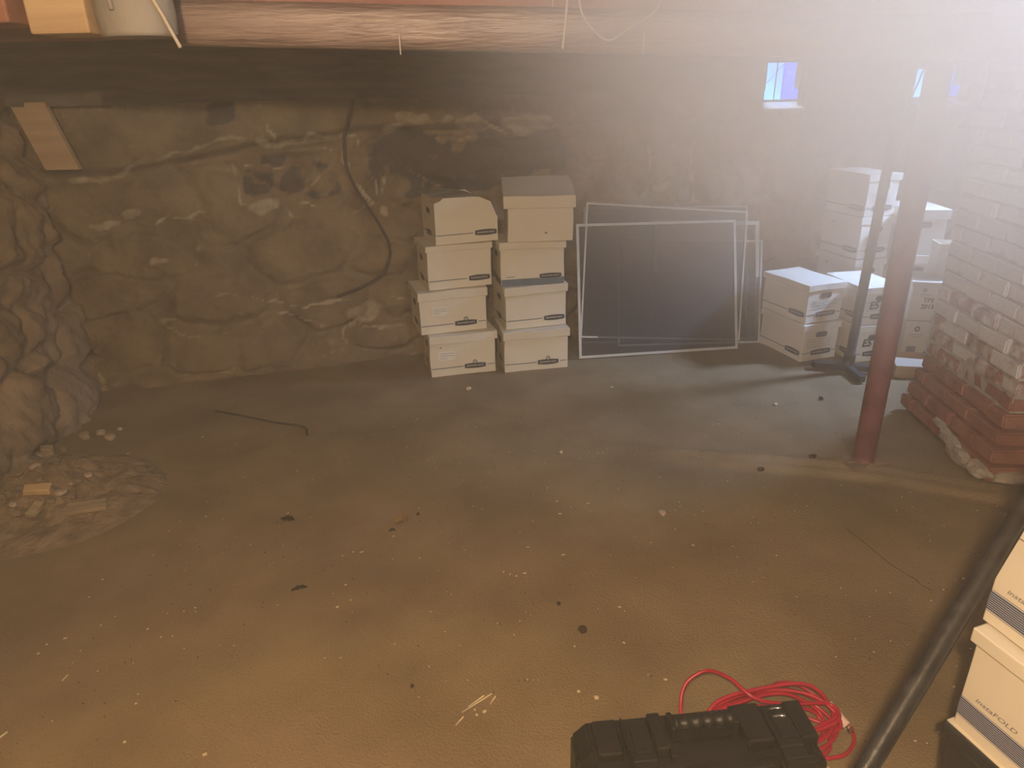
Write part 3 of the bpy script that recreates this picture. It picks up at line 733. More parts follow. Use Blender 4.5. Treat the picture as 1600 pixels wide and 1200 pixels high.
g1 = 'cardboard boxes in the two tall stacks against the stone wall'
archive_box('white box with paper label on the floor, under the stack near the hanging cable', (-.487, 4.0), 0.0, 13, g1, seed=1, style='crest', extras=[('paper', .05, .105, .10, .052), ('dot', .065, .185, .006)], lidrot=3, amp=.006)
archive_box('white box with paper label, second from the floor near the hanging cable', (-.535, 4.02), .263, 16, g1, L=.405, seed=2, style='crest', extras=[('paper', .075, .115, .095, .045)])
archive_box('lidded white box just under the torn open box', (-.475, 4.055), .526, 18, g1, L=.385, seed=3, style='badge', lid=.036)
archive_box('lidded white box on the floor directly beside the window screens', (-.040, 4.05), 0.0, 10, g1, L=.395, seed=5, style='crest', amp=.005)
archive_box('lidded white box, second from the floor in the stack beside the screens', (-.027, 4.09), .263, 15, g1, L=.38, seed=6, style='badge')
archive_box('white box with a slate blue band along its foot', (-.052, 4.12), .526, 10, g1, L=.385, D=.30, seed=7, style='band', lid=.045)
archive_box('topmost box beside the screens, its raised lid tilted and a dent in its front', (-.005, 4.11), .789, 4, g1, L=.375, D=.30, H=.262, seed=8, style='plain_holes', lid=.07, lid_over=.018, tilt=.22, amp=.007, extras=[('dot', .225, .05, .008)], lidrot=-2)

def torn_box():
    th = R(20); P = Vector((-.417, 4.07)); L, D, H = .375, .30, .262; c = Vector((L / 2, D / 2, 0)); cw = Matrix.Rotation(th, 3, 'Z') @ c
    root = thing('storage_box', 'torn white box with a ripped corner, topmost of the stack near the hanging cable', 'box', (P.x + cw.x, P.y + cw.y, .789), th, g1)
    k = Crate(L, D, H, 11); k.bm.free(); k.bm = bmesh.new(); t = .005
    front = [(0, 0), (L, 0), (L - .004, .135), (L - .04, .225), (L - .11, .258), (0, H)]
    prism(k.bm, front, 0, t)
    prism(k.bm, [(0, 0), (L, 0), (L, .20), (L - .1, H), (0, H)], D - t, D)
    box(k.bm, 0, t, t, D - t, 0, H); box(k.bm, t, L - t, t, D - t, 0, t)
    box(k.bm, L - t, L, t, D - t, 0, .14)
    for f in k.bm.faces: f.material_index = 0
    k.strip('front', .004, L * .60, .050, .056, 3); k.badge('front', L * .80, .053, .13, .034); k.strip('left', .004, D - .004, .05, .056, 3); k.hole('left'); k.badge('left', D * .5, .053, .11, .032)
    for v in k.bm.verts: v.co += disp(v.co, 11, .004) - c
    obj('body', k.bm, [M['board'], M['ink'], M['ink_white'], M['ink_grey']], root)
    bm = bmesh.new(); n = 10; top = []
    for i in range(n + 1):
        x = -.015 + (L - .09) * i / n; row = []
        for j in range(7):
            y = -.01 + (D + .03) * j / 6; z = H + .004 + .012 * noise.noise(Vector((x * 8, y * 8, 2))) - (.03 * sstep(.2, L, x))
            row.append(bm.verts.new(Vector((x, y, z)) - c))
        top.append(row)
    for i in range(n):
        for j in range(6): bm.faces.new((top[i][j], top[i + 1][j], top[i + 1][j + 1], top[i][j + 1]))
    bmesh.ops.solidify(bm, geom=bm.faces[:], thickness=.004); o = obj('top_flap', bm, M['board'], root)
    for pts in (((-.035, .0, .265), (.06, -.006, .27), (.03, -.008, .245), (-.005, -.006, .235)), ((L - .12, .03, .262), (L - .05, .02, .262), (L - .01, .04, .22), (L - .05, .06, .21)), ((L - .04, .03, .20), (L - .002, .05, .13), (L - .03, .10, .12), (L - .06, .08, .2))):
        bm = bmesh.new(); vs = [bm.verts.new(Vector(p) - c) for p in pts]; bm.faces.new(vs)
        bmesh.ops.solidify(bm, geom=bm.faces[:], thickness=.003); o = obj('torn_flap', bm, M['board_in'], root); o['label'] = 'bare brown torn cardboard'
torn_box()

g2 = 'boxes stacked in the corner behind the posts'
WB = M['board_b']
archive_box('upper white box of the low pair nearest the window screens, writing on its lit end', (1.66, 4.51), .246, -70, g2, L=.40, D=.265, H=.241, seed=21, style='endprint', mats=WB, lid=.04, extras=[('scrawl', 'right', .03, .13, .22, 3, .010)])
archive_box('lower white box on the floor in the pair nearest the window screens', (1.67, 4.505), 0, -71, g2, L=.40, D=.265, H=.241, seed=22, style='endprint', mats=WB, lid=.04)
archive_box('upper box with big handwriting behind the slim grey stand', (2.047, 4.47), .241, -80, g2, L=.38, D=.25, H=.236, seed=23, style='endprint', mats=WB, lid=.04, extras=[('text', 'right', 'ES', .075, .12, .046)])
archive_box('lower box with big handwriting standing on the floor behind the grey stand', (2.047, 4.475), 0, -80, g2, L=.38, D=.25, H=.236, seed=24, style='badge', mats=WB, lid=.04, extras=[('text', 'right', 'ES', .075, .12, .046)])
for i, lb in enumerate(('bottom box of the four-high stack at the stone wall', 'second box up in the four-high stack at the stone wall', 'third box up in the four-high stack at the stone wall', 'highest white box, topmost of the four-high stack at the stone wall')):
    archive_box(lb, (2.165, 4.92), i * .27, -75, g2, L=.37, D=.23, H=.265, seed=30 + i, style='endprint', mats=WB, lid=.045, extras=[('dot', .1, .2, .01)])
for i, lb in enumerate(('bottom box of the three-high stack behind the red column', 'middle box of the three-high stack behind the red column', 'topmost box of the three-high stack behind the red column, plain lit end')):
    archive_box(lb, (2.545, 4.88), i * .289, -95, g2, L=.37, D=.25, H=.284, seed=40 + i, style='plain_holes', mats=WB, lid=.06)
archive_box('shipping carton marked TPS 2015 beside the brick pillar', (2.44, 4.17), .246, -10, g2, L=.35, D=.25, H=.245, seed=50, style='shipping', mats=WB, lid=.03, lid_over=.012)
archive_box('lower shipping carton with round printed symbols beside the brick pillar', (2.44, 4.17), 0, -10, g2, L=.34, D=.25, H=.242, seed=51, style='shipping_low', mats=WB, lid=0)
def open_carton():
    root = thing('open_carton', 'small open carton with a bent white flap on top of the TPS carton', 'box', (2.74, 4.30, .494), R(-10), g2)
    bm = bmesh.new(); t = .004
    box(bm, -.12, .12, -.06, -.06 + t, 0, .2); box(bm, -.12, .12, .08 - t, .08, 0, .2); box(bm, -.12, -.12 + t, -.06, .08, 0, .2); box(bm, .12 - t, .12, -.06, .08, 0, .2); box(bm, -.12, .12, -.06, .08, 0, t)
    obj('body', bm, WB, root)
    bm = bmesh.new(); vs = [bm.verts.new(p) for p in ((-.12, -.062, .2), (.12, -.062, .2), (.11, -.10, .23), (-.10, -.105, .235))]; bm.faces.new(vs); bmesh.ops.solidify(bm, geom=bm.faces[:], thickness=.003); obj('flap', bm, WB, root)
open_carton()
def tray():
    p = ground(1392, 592); root = thing('cardboard_tray', 'shallow cardboard tray on the floor between the red column and the pillar', 'tray', (p.x + .17, p.y + .12, 0), R(-12))
    bm = bmesh.new(); t = .005; W, D, H = .12, .13, .075
    box(bm, -W, W, -D, -D + t, 0, H); box(bm, -W, W, D - t, D, 0, H); box(bm, -W, -W + t, -D, D, 0, H); box(bm, W - t, W, -D, D, 0, H); box(bm, -W, W, -D, D, 0, t); obj('body', bm, M['board_in'], root)
    bm = bmesh.new(); vs = [bm.verts.new(q) for q in ((-W, -D, H), (W, -D, H), (W + .01, -D + .07, H + .02), (-W, -D + .08, H + .025))]; bm.faces.new(vs); bmesh.ops.solidify(bm, geom=bm.faces[:], thickness=.003); obj('flap', bm, WB, root)
tray()

# near stack at the frame's corner
g3 = 'boxes in the near stack by the black bar'
archive_box('near box with navy stripes, lower of the two striped boxes', (.962, 1.155), .305, -72, g3, seed=60, style='stripes', mats=WB, lid=.035, amp=.002)
archive_box('near box with navy stripes, upper of the two striped boxes', (.975, 1.175), .572, -74, g3, seed=61, style='stripes', mats=WB, lid=.035, amp=.002)
def tote():
    root = thing('plastic_tote', 'dark grey plastic tote under the navy-striped boxes', 'tote', (1.171, 1.013, 0), R(-72), g3)
    bm = bmesh.new(); vs = box(bm, -.208, .208, -.163, .163, 0, .27, bev=.012)
    for v in bm.verts:
        k = .93 + .07 * v.co.z / .27; v.co.x *= k; v.co.y *= k
    obj('body', bm, M['grey_metal'], root)
    bm = bmesh.new(); box(bm, -.214, .214, -.169, .169, .27, .302, bev=.006); obj('lid', bm, M['grey_metal'], root)
    bm = bmesh.new(); box(bm, -.208, .208, -.163, .163, .302, .3045); obj('edge_strip', bm, M['board'], root)
tote()

# ------------------------------------------------------------------ window screens
def screen(label, pts, wallside, wd, fm, mesh=True, depth=.012, name='window_screen'):
    """pts: TL, TR, BR, BL in the world"""
    TL, TR, BR, BL_ = [Vector(p) for p in pts]
    o = (BL_ + BR) / 2; root = thing(name, label, 'screen', o, 0, 'window screens leaning on the wall')
    ex = (BR - BL_).normalized(); nrm = ex.cross((TL - BL_).normalized()).normalized()
    def L(p): return p - o
    q = [TL, TR, BR, BL_]; ins = []
    for i in range(4):
        a = (q[(i + 1) % 4] - q[i]).normalized(); b = (q[i - 1] - q[i]).normalized(); ins.append(q[i] + (a + b) * wd)
    bm = bmesh.new()
    for sgn in (1, -1): pass
    f = [bm.verts.new(L(p) + nrm * depth / 2) for p in q]; fi = [bm.verts.new(L(p) + nrm * depth / 2) for p in ins]
    g = [bm.verts.new(L(p) - nrm * depth / 2) for p in q]; gi = [bm.verts.new(L(p) - nrm * depth / 2) for p in ins]
    for i in range(4):
        j = (i + 1) % 4
        bm.faces.new((f[i], f[j], fi[j], fi[i])); bm.faces.new((g[j], g[i], gi[i], gi[j])); bm.faces.new((f[j], f[i], g[i], g[j])); bm.faces.new((fi[i], fi[j], gi[j], gi[i]))
    bmesh.ops.recalc_face_normals(bm, faces=bm.faces[:])
    obj('frame', bm, fm, root)
    if mesh:
        bm = bmesh.new(); v = [bm.verts.new(L(p)) for p in ins]; bm.faces.new(v); w_ = obj('insect_mesh', bm, M['screen'], root)
def lean(tl, tr, br, bl_, zlift=.006, back=.0, slope=.14, y0=None):
    b0 = ground(*bl_, zlift); b1 = ground(*br, zlift)
    return b0, b1
def flat_screen(px, Yb, Yt):
    """bottom corners on the floor line, upper corners on the leaning line; distances in Yb/Yt = (at x=0, slope)"""
    out = []
    for (x, y), (c, s_) in zip(px, (Yt, Yt, Yb, Yb)):
        d = ray(x, y); t = c / (d.y - s_ * d.x); out.append(Vector((d.x * t, d.y * t, CAM_H + d.z * t)))
    return out
def put_screen(label, px, dY, wd, fm, mesh=True, lift=0):
    # plane through the floor line and leaning back
    s_ = .13; c = 4.196 + dY
    q = flat_screen(px, (c, s_), (c + .23, s_))
    # let the bottom edge find the floor
    zmin = min(q[2].z, q[3].z)
    for v in q: v.z += -zmin + .004 + lift
    screen(label, q, 0, wd, fm, mesh)
put_screen('front window screen of the leaning group, pale frame tilted down at one end', [(900, 352), (1149, 345), (1152, 546), (905, 562)], 0, .016, M['alu'])
put_screen('pale-framed screen right behind the front one, tilted the other way', [(916, 336), (1166, 349), (1153, 549), (906, 545)], .04, .010, M['alu'], lift=.04)
put_screen('low pale-framed screen reaching farthest toward the white boxes', [(965, 384), (1190, 387), (1185, 546), (965, 552)], .08, .012, M['alu'])
put_screen('wide pale-framed screen peeking out above the low one', [(1020, 361), (1184, 362), (1184, 548), (1020, 550)], .11, .026, M['alu'], mesh=False)
put_screen('dark-framed screen rearmost of the leaning group', [(912, 333), (1166, 330), (1166, 540), (908, 545)], .14, .012, M['brown_alu'])

# ------------------------------------------------------------------ tool case
def tool_case():
    root = thing('tool_case', 'black plastic power tool case standing on its edge with handle up', 'case', (.37, 1.075, 0), R(5.5))
    W, D, H = .255, .068, .385
    def chamfer(w, h, c): return [(-w, .0), (w, .0), (w, h - c), (w - c, h), (-w + c, h), (-w, h - c)]
    bm = bmesh.new()
    prism(bm, chamfer(W, H - .02, .03), -D, -.002); bmesh.ops.bevel(bm, geom=bm.edges[:], offset=.006, segments=2, affect='EDGES')
    obj('front_shell', bm, M['black_plastic'], root)
    bm = bmesh.new(); prism(bm, chamfer(W, H - .02, .03), .002, D); bmesh.ops.bevel(bm, geom=bm.edges[:], offset=.006, segments=2, affect='EDGES')
    obj('rear_shell', bm, M['black_plastic'], root)
    # raised blocks, steps and ribs along the top edge
    for x0, x1, y0, y1, z0, z1 in ((-.215, -.165, -.035, .050, .35, .385), (-.155, -.150, -.03, .05, .35, .387), (-.098, -.070, -.04, .05, .35, .392), (-.070, -.060, -.05, .05, .35, .378), (.09, .145, -.045, .05, .35, .392), (.205, .243, -.04, .055, .33, .382)):
        bm = bmesh.new(); box(bm, x0, x1, y0, y1, z0, z1, bev=.004); obj('top_rib', bm, M['black_plastic'], root)
    for x0, x1, z in ((-.205, -.06, .348), (-.045, .135, .352), (.15, .225, .350)):
        bm = bmesh.new(); box(bm, x0, x1, -D - .012, -D + .03, z - .03, z + .008, bev=.004); obj('front_ledge', bm, M['black_plastic'], root)
    bm = bmesh.new(); box(bm, -.19, .20, -D - .006, -D + .01, .235, .300, bev=.004); obj('front_panel', bm, M['black_plastic'], root)
    # handle
    h = obj_handle(root)
    for cx in (-.125, .178):
        bm = bmesh.new(); box(bm, cx - .026, cx + .026, -.058, .045, .362, .383, bev=.004); box(bm, cx - .024, cx + .024, -D - .016, -.052, .325, .380, bev=.004)
        l = obj('latch', bm, M['black_plastic'], root)
        bm = bmesh.new(); box(bm, cx - .016, cx + .016, -.04, .02, .383, .3875, bev=.002); obj('latch_tab', bm, M['black_plastic'], l)
        if cx > 0:
            for yy in (.012, .032):
                bm = bmesh.new(); tube(bm, [(cx - .014, yy, .388), (cx + .014, yy, .388)], .0035, 12); o = obj('hinge_pin', bm, M['metal_pin'], l); o['label'] = 'shiny metal pin'
    bm = bmesh.new(); box(bm, .015, .033, -D - .016, -D - .006, .338, .362, bev=.003); obj('lock_eye', bm, M['black_metal'], root)
def obj_handle(root):
    bm = bmesh.new(); n = 40; rings = []
    for i in range(n + 1):
        x = -.050 + .125 * i / n; r = .0135 + .0016 * math.cos(i / n * 5 * 2 * PI) - (.003 if i in (0, n) else 0)
        rings.append((x, r))
    seg = 16; R_ = [[bm.verts.new((x, .012 + r * 1.15 * math.cos(k * 2 * PI / seg), .398 + r * math.sin(k * 2 * PI / seg))) for k in range(seg)] for x, r in rings]
    for i in range(n):
        for k in range(seg): bm.faces.new((R_[i][k], R_[i + 1][k], R_[i + 1][(k + 1) % seg], R_[i][(k + 1) % seg])).smooth = True
    bm.faces.new(R_[0]); bm.faces.new(R_[-1][::-1])
    for x in (-.055, .078): box(bm, x - .006, x + .006, -.01, .034, .35, .408, bev=.003)
    return obj('handle', bm, M['black_plastic'], root)
tool_case()

# ------------------------------------------------------------------ red cable
def red_cable():
    random.seed(12); pts = []
    cL = Vector((.60, 1.43)); cR = Vector((.88, 1.50))
    def G(x, y, z): p = ground(x, y, z); return p
    # five flat coils, then a loop thrown high and a tail round the case
    for k in range(7):
        for t in range(8):
            a = t * PI / 4 + k * .18
            rx = .20 + random.uniform(-.035, .02); ry = .075 + random.uniform(-.02, .015)
            pts.append(Vector((.645 + k * .003 + rx * math.cos(a) * (1.0), 1.375 + (.03) * math.cos(a) + ry * math.sin(a) + random.uniform(-.01, .01), .012 + .011 * k + random.uniform(-.003, .004) + (.05 if math.sin(a) > .4 else 0) * (k % 3) * .5)))
    pts += [G(1225, 1100, .10), G(1178, 1090, .13), G(1140, 1060, .14), G(1105, 1048, .12), G(1074, 1065, .09), G(1064, 1096, .05), G(1075, 1120, .03)]
    tail = [G(1160, 1098, .05), G(1215, 1068, .06), G(1250, 1072, .05), G(1290, 1098, .03), G(1322, 1125, .012), G(1335, 1155, .009), G(1322, 1178, .009), G(1300, 1184, .009), G(1275, 1186, .009)]
    bm = bmesh.new(); P = spline(pts + tail, 7)
    tube(bm, P, .0052, 10)
    root = thing('extension_cable', 'coiled red rubber cable lying on the floor behind the black case', 'cable', (.75, 1.45, 0))
    for v in bm.verts: v.co -= Vector((.75, 1.45, 0))
    obj('cable', bm, M['red_cable'], root, smooth=True)
    q = ground(1308, 1128, .02); bm = bmesh.new(); tube(bm, spline([Vector((0, .05, .01)), Vector((.005, .025, .012)), Vector((.012, 0, .008)), Vector((.02, -.02, .004))], 5), lambda t: .009 + .004 * t, 12)
    for v in bm.verts: v.co += q - Vector((.75, 1.45, 0))
    o = obj('plug', bm, M['plug'], root, smooth=True); o['label'] = 'pale plug with prongs'
    bm = bmesh.new()
    for s_ in (-.005, .005): box(bm, .018 + s_, .020 + s_, -.042, -.022, .004, .010)
    for v in bm.verts: v.co += q - Vector((.75, 1.45, 0))
    obj('prongs', bm, M['metal_pin'], o)
red_cable()

# ------------------------------------------------------------------ wall cable and floor bits
def offw(p, o=.05): q = on_wall(*p); q.y -= o; return q
cord('wall_cable', [offw(p, k) for p, k in (((553, 150), .03), ((546, 185), .04), ((541, 215), .06), ((545, 255), .08), ((560, 290), .09), ((580, 322), .09), ((598, 350), .09), ((612, 380), .09), ((610, 405), .09), ((600, 424), .09), ((575, 440), .09), ((552, 450), .09), ((531, 458), .07))], .009, M['dark_cable'], 'dark brown cable hanging in a curve down the stone wall', 'cable')
b = on_wall(70, 268); b2 = on_wall(66, 168)
bm = bmesh.new(); vs = box(bm, -.09, .09, -.02, .02, 0, .34, bev=.004)
for v in bm.verts: v.co.x -= .30 * v.co.z
o = tag(obj('leaning_board', bm, M['joist']), 'short wide board leaning on the stone ledge in the corner', 'board'); o.location = (b.x + .12, b.y - .02, 1.255)
cord('floor_stick', [ground(336, 642, .01), ground(380, 650, .012), ground(430, 660, .012), ground(474, 667, .01), ground(480, 679, .008)], .006, M['dark_bit'], 'thin dark stick on the floor before the stone wall', 'stick')
cord('floor_wire', [ground(130, 728, .02), ground(165, 722, .02), ground(200, 723, .02), ground(228, 730, .015), ground(235, 740, .01), ground(228, 752, .008)], .0035, M['dark_cable'], 'thin dark wire curling out of the rubble heap', 'wire')

# rubble heap
random.seed(3)
hx, hy = -2.0, 2.68
def heap_h(wx, wy_):
    x, y = wx - hx, wy_ - hy; r = math.hypot((x + .05) / .52, y / .44); p = Vector((x, y, 0))
    return .13 * max(0, 1 - r) ** .8 + max(0, 1.08 - r) * (.05 * noise.fractal(p * 8, .75, 2.2, 5) + .05 * abs(noise.noise(p * 17)) + .02 * abs(noise.noise(p * 45))) - .012
bm = bmesh.new(); n = 90; V = []
for j in range(n + 1):
    V.append([bm.verts.new((hx - .6 + 1.2 * i / n, hy - .5 + 1.0 * j / n, heap_h(hx - .6 + 1.2 * i / n, hy - .5 + 1.0 * j / n))) for i in range(n + 1)])
for j in range(n):
    for i in range(n): bm.faces.new((V[j][i], V[j][i + 1], V[j + 1][i + 1], V[j + 1][i]))
tag(obj('dirt_heap', bm, M['rubble']), 'heap of brown dirt and crumbs at the foot of the stone wall', 'rubble', kind='stuff')
def chunk(px, py_, z, size, m, rz, label, cat, name, kind='box', tilt=.2, group=None):
    if abs(size[0]) and px < 165 and 690 < py_ < 830:
        z = .02
        for _ in range(12): q = ground(px, py_, z); z = .5 * z + .5 * (max(0, heap_h(q.x, q.y)) + size[2] * .7 + .008)
    p = ground(px, py_, z)
    if kind == 'box':
        bm = bmesh.new(); box(bm, -size[0], size[0], -size[1], size[1], -size[2], size[2], bev=min(size) * .25)
        for v in bm.verts: v.co += Vector((noise.noise(v.co * 30), noise.noise(v.co * 30 + Vector((5, 0, 0))), noise.noise(v.co * 30 + Vector((0, 5, 0))))) * min(size) * .5
        o = obj(name, bm, m)
    else:
        o = rock(name, size, m, px + py_)
    o.location = p; o.rotation_euler = (tilt, tilt * .7, rz); return tag(o, label, cat, group)
chunk(59, 765, .10, (.050, .022, .014), M['wood_pale'], .35, 'pale cut wood block lying on the dirt heap', 'wood', 'wood_block')
chunk(122, 794, .035, (.105, .032, .010), M['wood_grey'], .38, 'flat weathered board piece at the edge of the dirt heap', 'wood', 'broken_board', tilt=.08)
chunk(51, 713, .11, (.050, .03, .022), M['pale_stone'], .1, 'whitish plaster lump on top of the dirt heap', 'stone', 'plaster_lump', 'rock')
chunk(55, 729, .09, (.026, .02, .014), M['pale_stone'], .8, 'small pale crumb under the whitish plaster lump', 'stone', 'plaster_crumb', 'rock')
chunk(74, 706, .10, (.028, .02, .03), M['wood_grey'], .4, 'grey-brown splinter block beside the whitish plaster lump', 'wood', 'splinter')
chunk(34, 715, .09, (.012, .02, .05), M['wood_grey'], .2, 'upright brown splinter beside the stone wall', 'wood', 'splinter', tilt=-.3)
chunk(54, 796, .04, (.016, .035, .012), M['wood_grey'], .0, 'short brown stick in front of the pale wood block', 'wood', 'splinter', tilt=.3)
chunk(99, 703, .06, (.018, .02, .025), M['rubble'], .2, 'brown stone at the back rim of the dirt heap', 'stone', 'stone', 'rock')
for i, (a, b_) in enumerate(((20, 788), (88, 724), (60, 748), (110, 756), (122, 750), (26, 740), (95, 770), (78, 782), (40, 800), (138, 742), (110, 775), (30, 762))):
    s_ = random.uniform(.014, .028)
    chunk(a, b_, .05 if a > 80 else .08, (s_, s_ * .8, s_ * .6), M['rubble'] if i % 3 else M['pale_stone'], random.uniform(0, 3), 'small broken stone lodged in the dirt heap', 'stone', 'stone', 'rock', group='small stones in the dirt heap')
for a, b_, s_, lb in ((158, 676, .026, 'pale round stone near the foot of the wall, brightest one there'), (132, 681, .03, 'brown stone just beside the pale round stone'), (187, 670, .014, 'tiny pale pebble at the wall foot'), (172, 682, .03, 'flat brown stone below the pale round stone')):
    chunk(a, b_, s_ * .4, (s_, s_ * .8, s_ * .6), M['pale_stone'] if s_ in (.026, .014) else M['wood_grey'], .3, lb, 'stone', 'stone', 'rock')

# leaves, stones, bark on the open floor
def leaf(px, py_, L, W, rz, m, label, name='dry_leaf'):
    bm = bmesh.new(); n = 10; prev = None
    for i in range(n + 1):
        t = i / n; ww = W * math.sin(PI * t) ** .7 * (1 + .35 * math.sin(t * 19)) + .0006; z = .004 + .006 * math.sin(t * PI) ; x = L * (t - .5)
        row = [bm.verts.new((x, -ww, z + .004)), bm.verts.new((x, 0, z)), bm.verts.new((x, ww, z + .005))]
        if prev:
            bm.faces.new((prev[0], row[0], row[1], prev[1])); bm.faces.new((prev[1], row[1], row[2], prev[2]))
        prev = row
    bmesh.ops.solidify(bm, geom=bm.faces[:], thickness=.0012)
    o = obj(name, bm, m); p = ground(px, py_); o.location = (p.x, p.y, floor_h(p.x, p.y)[0] + .001); o.rotation_euler.z = rz; return tag(o, label, 'leaf')
leaf(628, 815, .060, .026, .9, M['leaf'], 'crumpled tan leaf, largest leaf on the open floor')
leaf(468, 922, .055, .009, .35, M['dark_bit'], 'slender dark brown leaf lying alone on the floor')
leaf(450, 815, .06, .016, -.2, M['dark_bit'], 'dark curled leaf beside a white crumb on the floor')
leaf(613, 832, .025, .006, .3, M['dark_bit'], 'tiny dark leaf just below the tan leaf')
for a, b_, s_, m_, lb in ((1035, 801, .020, 'pale_stone', 'rounded pale pebble standing alone on the floor'), (653, 803, .008, 'dark_bit', 'black pebble beside the tan leaf'), (910, 983, .018, 'dark_bit', 'rough dark brown clod on the floor above the black case'), (1189, 733, .017, 'dark_bit', 'dark brown crumb near the foot of the red column'), (873, 943, .010, 'dark_bit', 'small dark crumb above the rough brown clod'), (1270, 713, .02, 'dark_bit', 'flat dark clod before the red column'), (644, 1072, .008, 'dark_bit', 'black seed-like crumb low in the open floor'), (1283, 622, .014, 'dark_bit', 'dark crumb on the floor beyond the red column'), (732, 607, .018, 'chip', 'pale crumb on the floor in front of the box stacks'), (877, 706, .010, 'chip', 'tiny bright crumb in the middle floor'), (956, 605, .010, 'chip', 'pale crumb in front of the window screens'), (1212, 631, .012, 'chip', 'pale crumb in the bluish light streak')):
    chunk(a, b_, s_ * .45, (s_, s_ * .75, s_ * .6), M[m_], a * .7, lb, 'pebble', 'pebble', 'rock')
chips = [(875, 803, .014, .005, .0), (918, 787, .011, .004, .6), (787, 894, .007, .006, 0), (797, 898, .006, .005, 1), (807, 901, .008, .005, .5), (820, 897, .012, .005, .3), (968, 949, .010, .004, -.6), (976, 955, .005, .003, 0), (898, 1010, .007, .004, -.9), (975, 1005, .009, .004, -.7), (904, 1081, .009, .006, .2), (932, 1091, .012, .009, 0), (855, 763, .010, .003, 1.2), (540, 914, .009, .004, .2), (870, 783, .015, .003, .4), (880, 868, .016, .004, .3), (825, 856, .014, .003, .2), (673, 956, .005, .004, 0), (552, 862, .008, .004, .5), (565, 862, .018, .004, .5), (535, 868, .007, .003, 0), (527, 948, .012, .006, .9), (548, 937, .008, .003, .8), (615, 838, .007, .005, 0), (450, 803, .012, .004, .9), (1083, 853, .010, .005, 0), (1505, 905, .012, .005, .3), (1515, 958, .012, .004, -.4), (1474, 922, .008, .004, 0), (1502, 966, .013, .006, -.5), (1516, 1015, .008, .004, 0), (1466, 1144, .009, .004, -.3), (1430, 1158, .006, .004, 0), (320, 1179, .012, .006, .4), (305, 950, .008, .004, 0), (102, 998, .012, .004, .2), (102, 1060, .030, .003, 1.4), (5, 1150, .03, .005, 1.1), (73, 1007, .006, .004, 0), (60, 1021, .007, .005, 0), (160, 905, .008, .004, .3), (139, 933, .007, .004, .2), (213, 1101, .006, .005, .2), (231, 984, .006, .005, 0), (195, 1160, .007, .006, 0), (200, 709, .016, .004, 0), (317, 683, .010, .006, 0), (1040, 1062, .01, .005, .1), (1490, 1075, .008, .004, .9), (757, 1113, .014, .007, .4), (745, 1118, .008, .005, 0), (742, 1110, .006, .004, 0), (10, 818, .022, .006, 1.0)]
ck = None
for a, b_, l, w_, rz in chips:
    l *= .42; w_ *= .5
    bm = bmesh.new(); box(bm, -l, l, -w_, w_, 0, w_ * .8)
    for v in bm.verts: v.co += Vector((noise.noise(v.co * 90 + Vector((a, 0, 0))), noise.noise(v.co * 90 + Vector((0, b_, 0))), 0)) * w_ * .6
    o = obj('wood_chip', bm, M['chip']); p = ground(a, b_); o.location = (p.x, p.y, floor_h(p.x, p.y)[0] + .0005); o.rotation_euler.z = rz
    zone = ('beside the dirt heap' if b_ < 720 or (a < 30 and b_ < 830) else 'in the dim corner along the frame edge' if a < 260 else 'around the dark slender leaf' if a < 640 and b_ > 840 else 'beside the tan leaf' if a < 640
            else 'by the black bar and the striped boxes' if a > 1300 else 'in the curved row at the middle of the floor' if 780 < a < 860 and 850 < b_ < 910 else 'just in front of the black case' if b_ > 1050
            else 'near the rough brown clod' if b_ > 930 else 'in the middle floor beyond the curved row')
    tag(o, 'tiny pale chip ' + zone, 'chip', 'pale chips ' + zone)
# straw-like splinters
for i, (p, q) in enumerate((((722, 1113), (768, 1084)), ((732, 1104), (756, 1087)), ((766, 1100), (774, 1088)), ((712, 1133), (724, 1120)))):
    bm = bmesh.new(); tube(bm, [ground(*p, .004), (ground(*p, .005) + ground(*q, .005)) / 2, ground(*q, .004)], .0022, 6)
    tag(obj('straw_splinter', bm, M['chip']), 'thin pale splinter in the scratch-like bundle low on the floor', 'splinter', 'bundle of pale splinters')
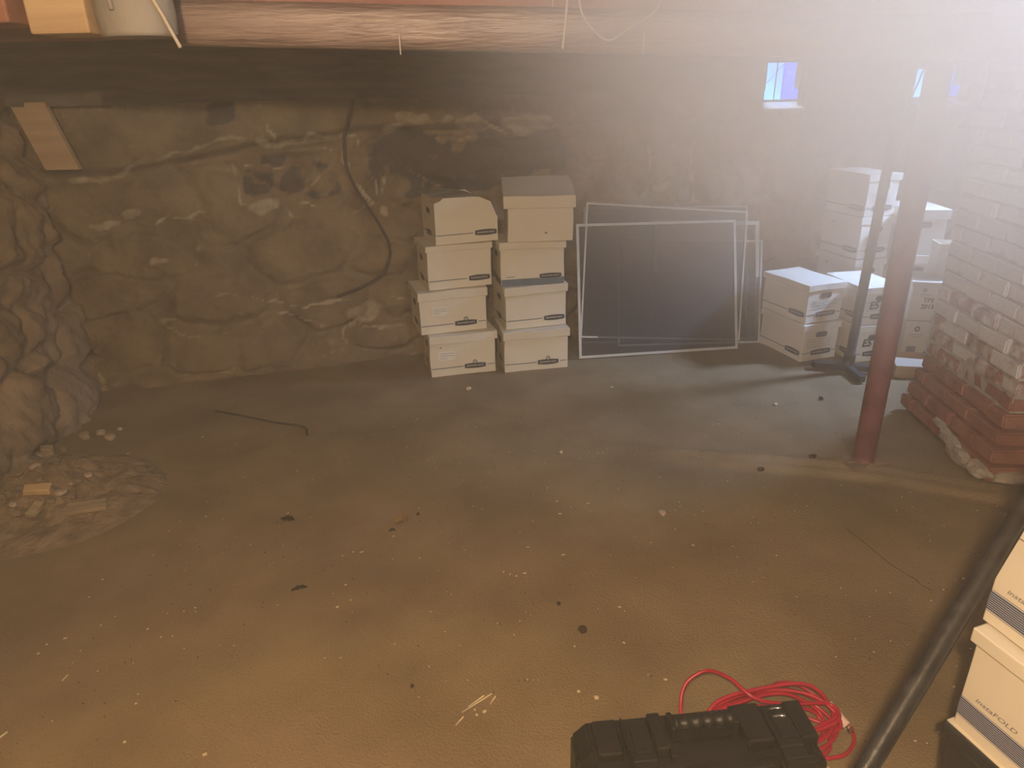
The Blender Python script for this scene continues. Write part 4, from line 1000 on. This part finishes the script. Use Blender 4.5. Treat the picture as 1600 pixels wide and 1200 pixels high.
# grit: countless crumbs
random.seed(9); bm = bmesh.new()
for k in range(1500):
    x = random.uniform(-1.4, 2.0); y = random.uniform(1.0, 3.6)
    if .05 < x < .72 and .9 < y < 1.25: continue
    if noise.noise(Vector((x * 1.1, y * 1.1, 4))) + random.uniform(-.35, .35) < -.05: continue
    s_ = random.uniform(.0008, .0022); z = floor_h(x, y)[0]
    vs = box(bm, x - s_, x + s_, y - s_ * .7, y + s_ * .7, z, z + s_, 0 if random.random() < .45 else 1)
tag(obj('floor_grit', bm, [M['chip'], M['dark_bit']]), 'fine grit and crumbs strewn over the concrete floor', 'grit', kind='stuff')

# ------------------------------------------------------------------ haze volumes standing in for lens glare
def haze_mat(name, density, cloud=None):
    hm = bpy.data.materials.new(name); hm.use_nodes = True; n = hm.node_tree.nodes; l = hm.node_tree.links; n.remove(n['Principled BSDF'])
    v = n.new('ShaderNodeVolumeScatter'); v.inputs['Density'].default_value = density; v.inputs['Anisotropy'].default_value = .1
    v.inputs['Color'].default_value = (.97, .97, .98, 1)
    l.new(v.outputs[0], n['Material Output'].inputs['Volume'])
    if cloud:
        t = n.new('ShaderNodeTexCoord'); ln = n.new('ShaderNodeVectorMath'); ln.operation = 'LENGTH'; l.new(t.outputs['Object'], ln.inputs[0])
        mr = n.new('ShaderNodeMapRange'); mr.interpolation_type = 'SMOOTHSTEP'; mr.inputs['From Min'].default_value = 1.0; mr.inputs['From Max'].default_value = .0; mr.inputs['To Max'].default_value = density
        l.new(ln.outputs['Value'], mr.inputs['Value']); l.new(mr.outputs[0], v.inputs['Density'])
    return hm
bm = bmesh.new(); box(bm, -3.3, 3.9, -1.9, 5.6, -.2, 2.3)
tag(obj('haze', bm, haze_mat('glare_haze', HAZE_DENSITY)), 'thin haze through the basement standing in for lens glare', 'haze', kind='stuff')
bm = bmesh.new(); bmesh.ops.create_icosphere(bm, subdivisions=4, radius=1.0)
o = tag(obj('glare_cloud', bm, haze_mat('glare_cloud_mat', CLOUD['d'], True)), 'thicker pale cloud under the ceiling standing in for lens glare', 'haze', kind='stuff')  # cloud added so the lens glare shows as a lit volume
o.location = CLOUD['c']; o.scale = CLOUD['r']
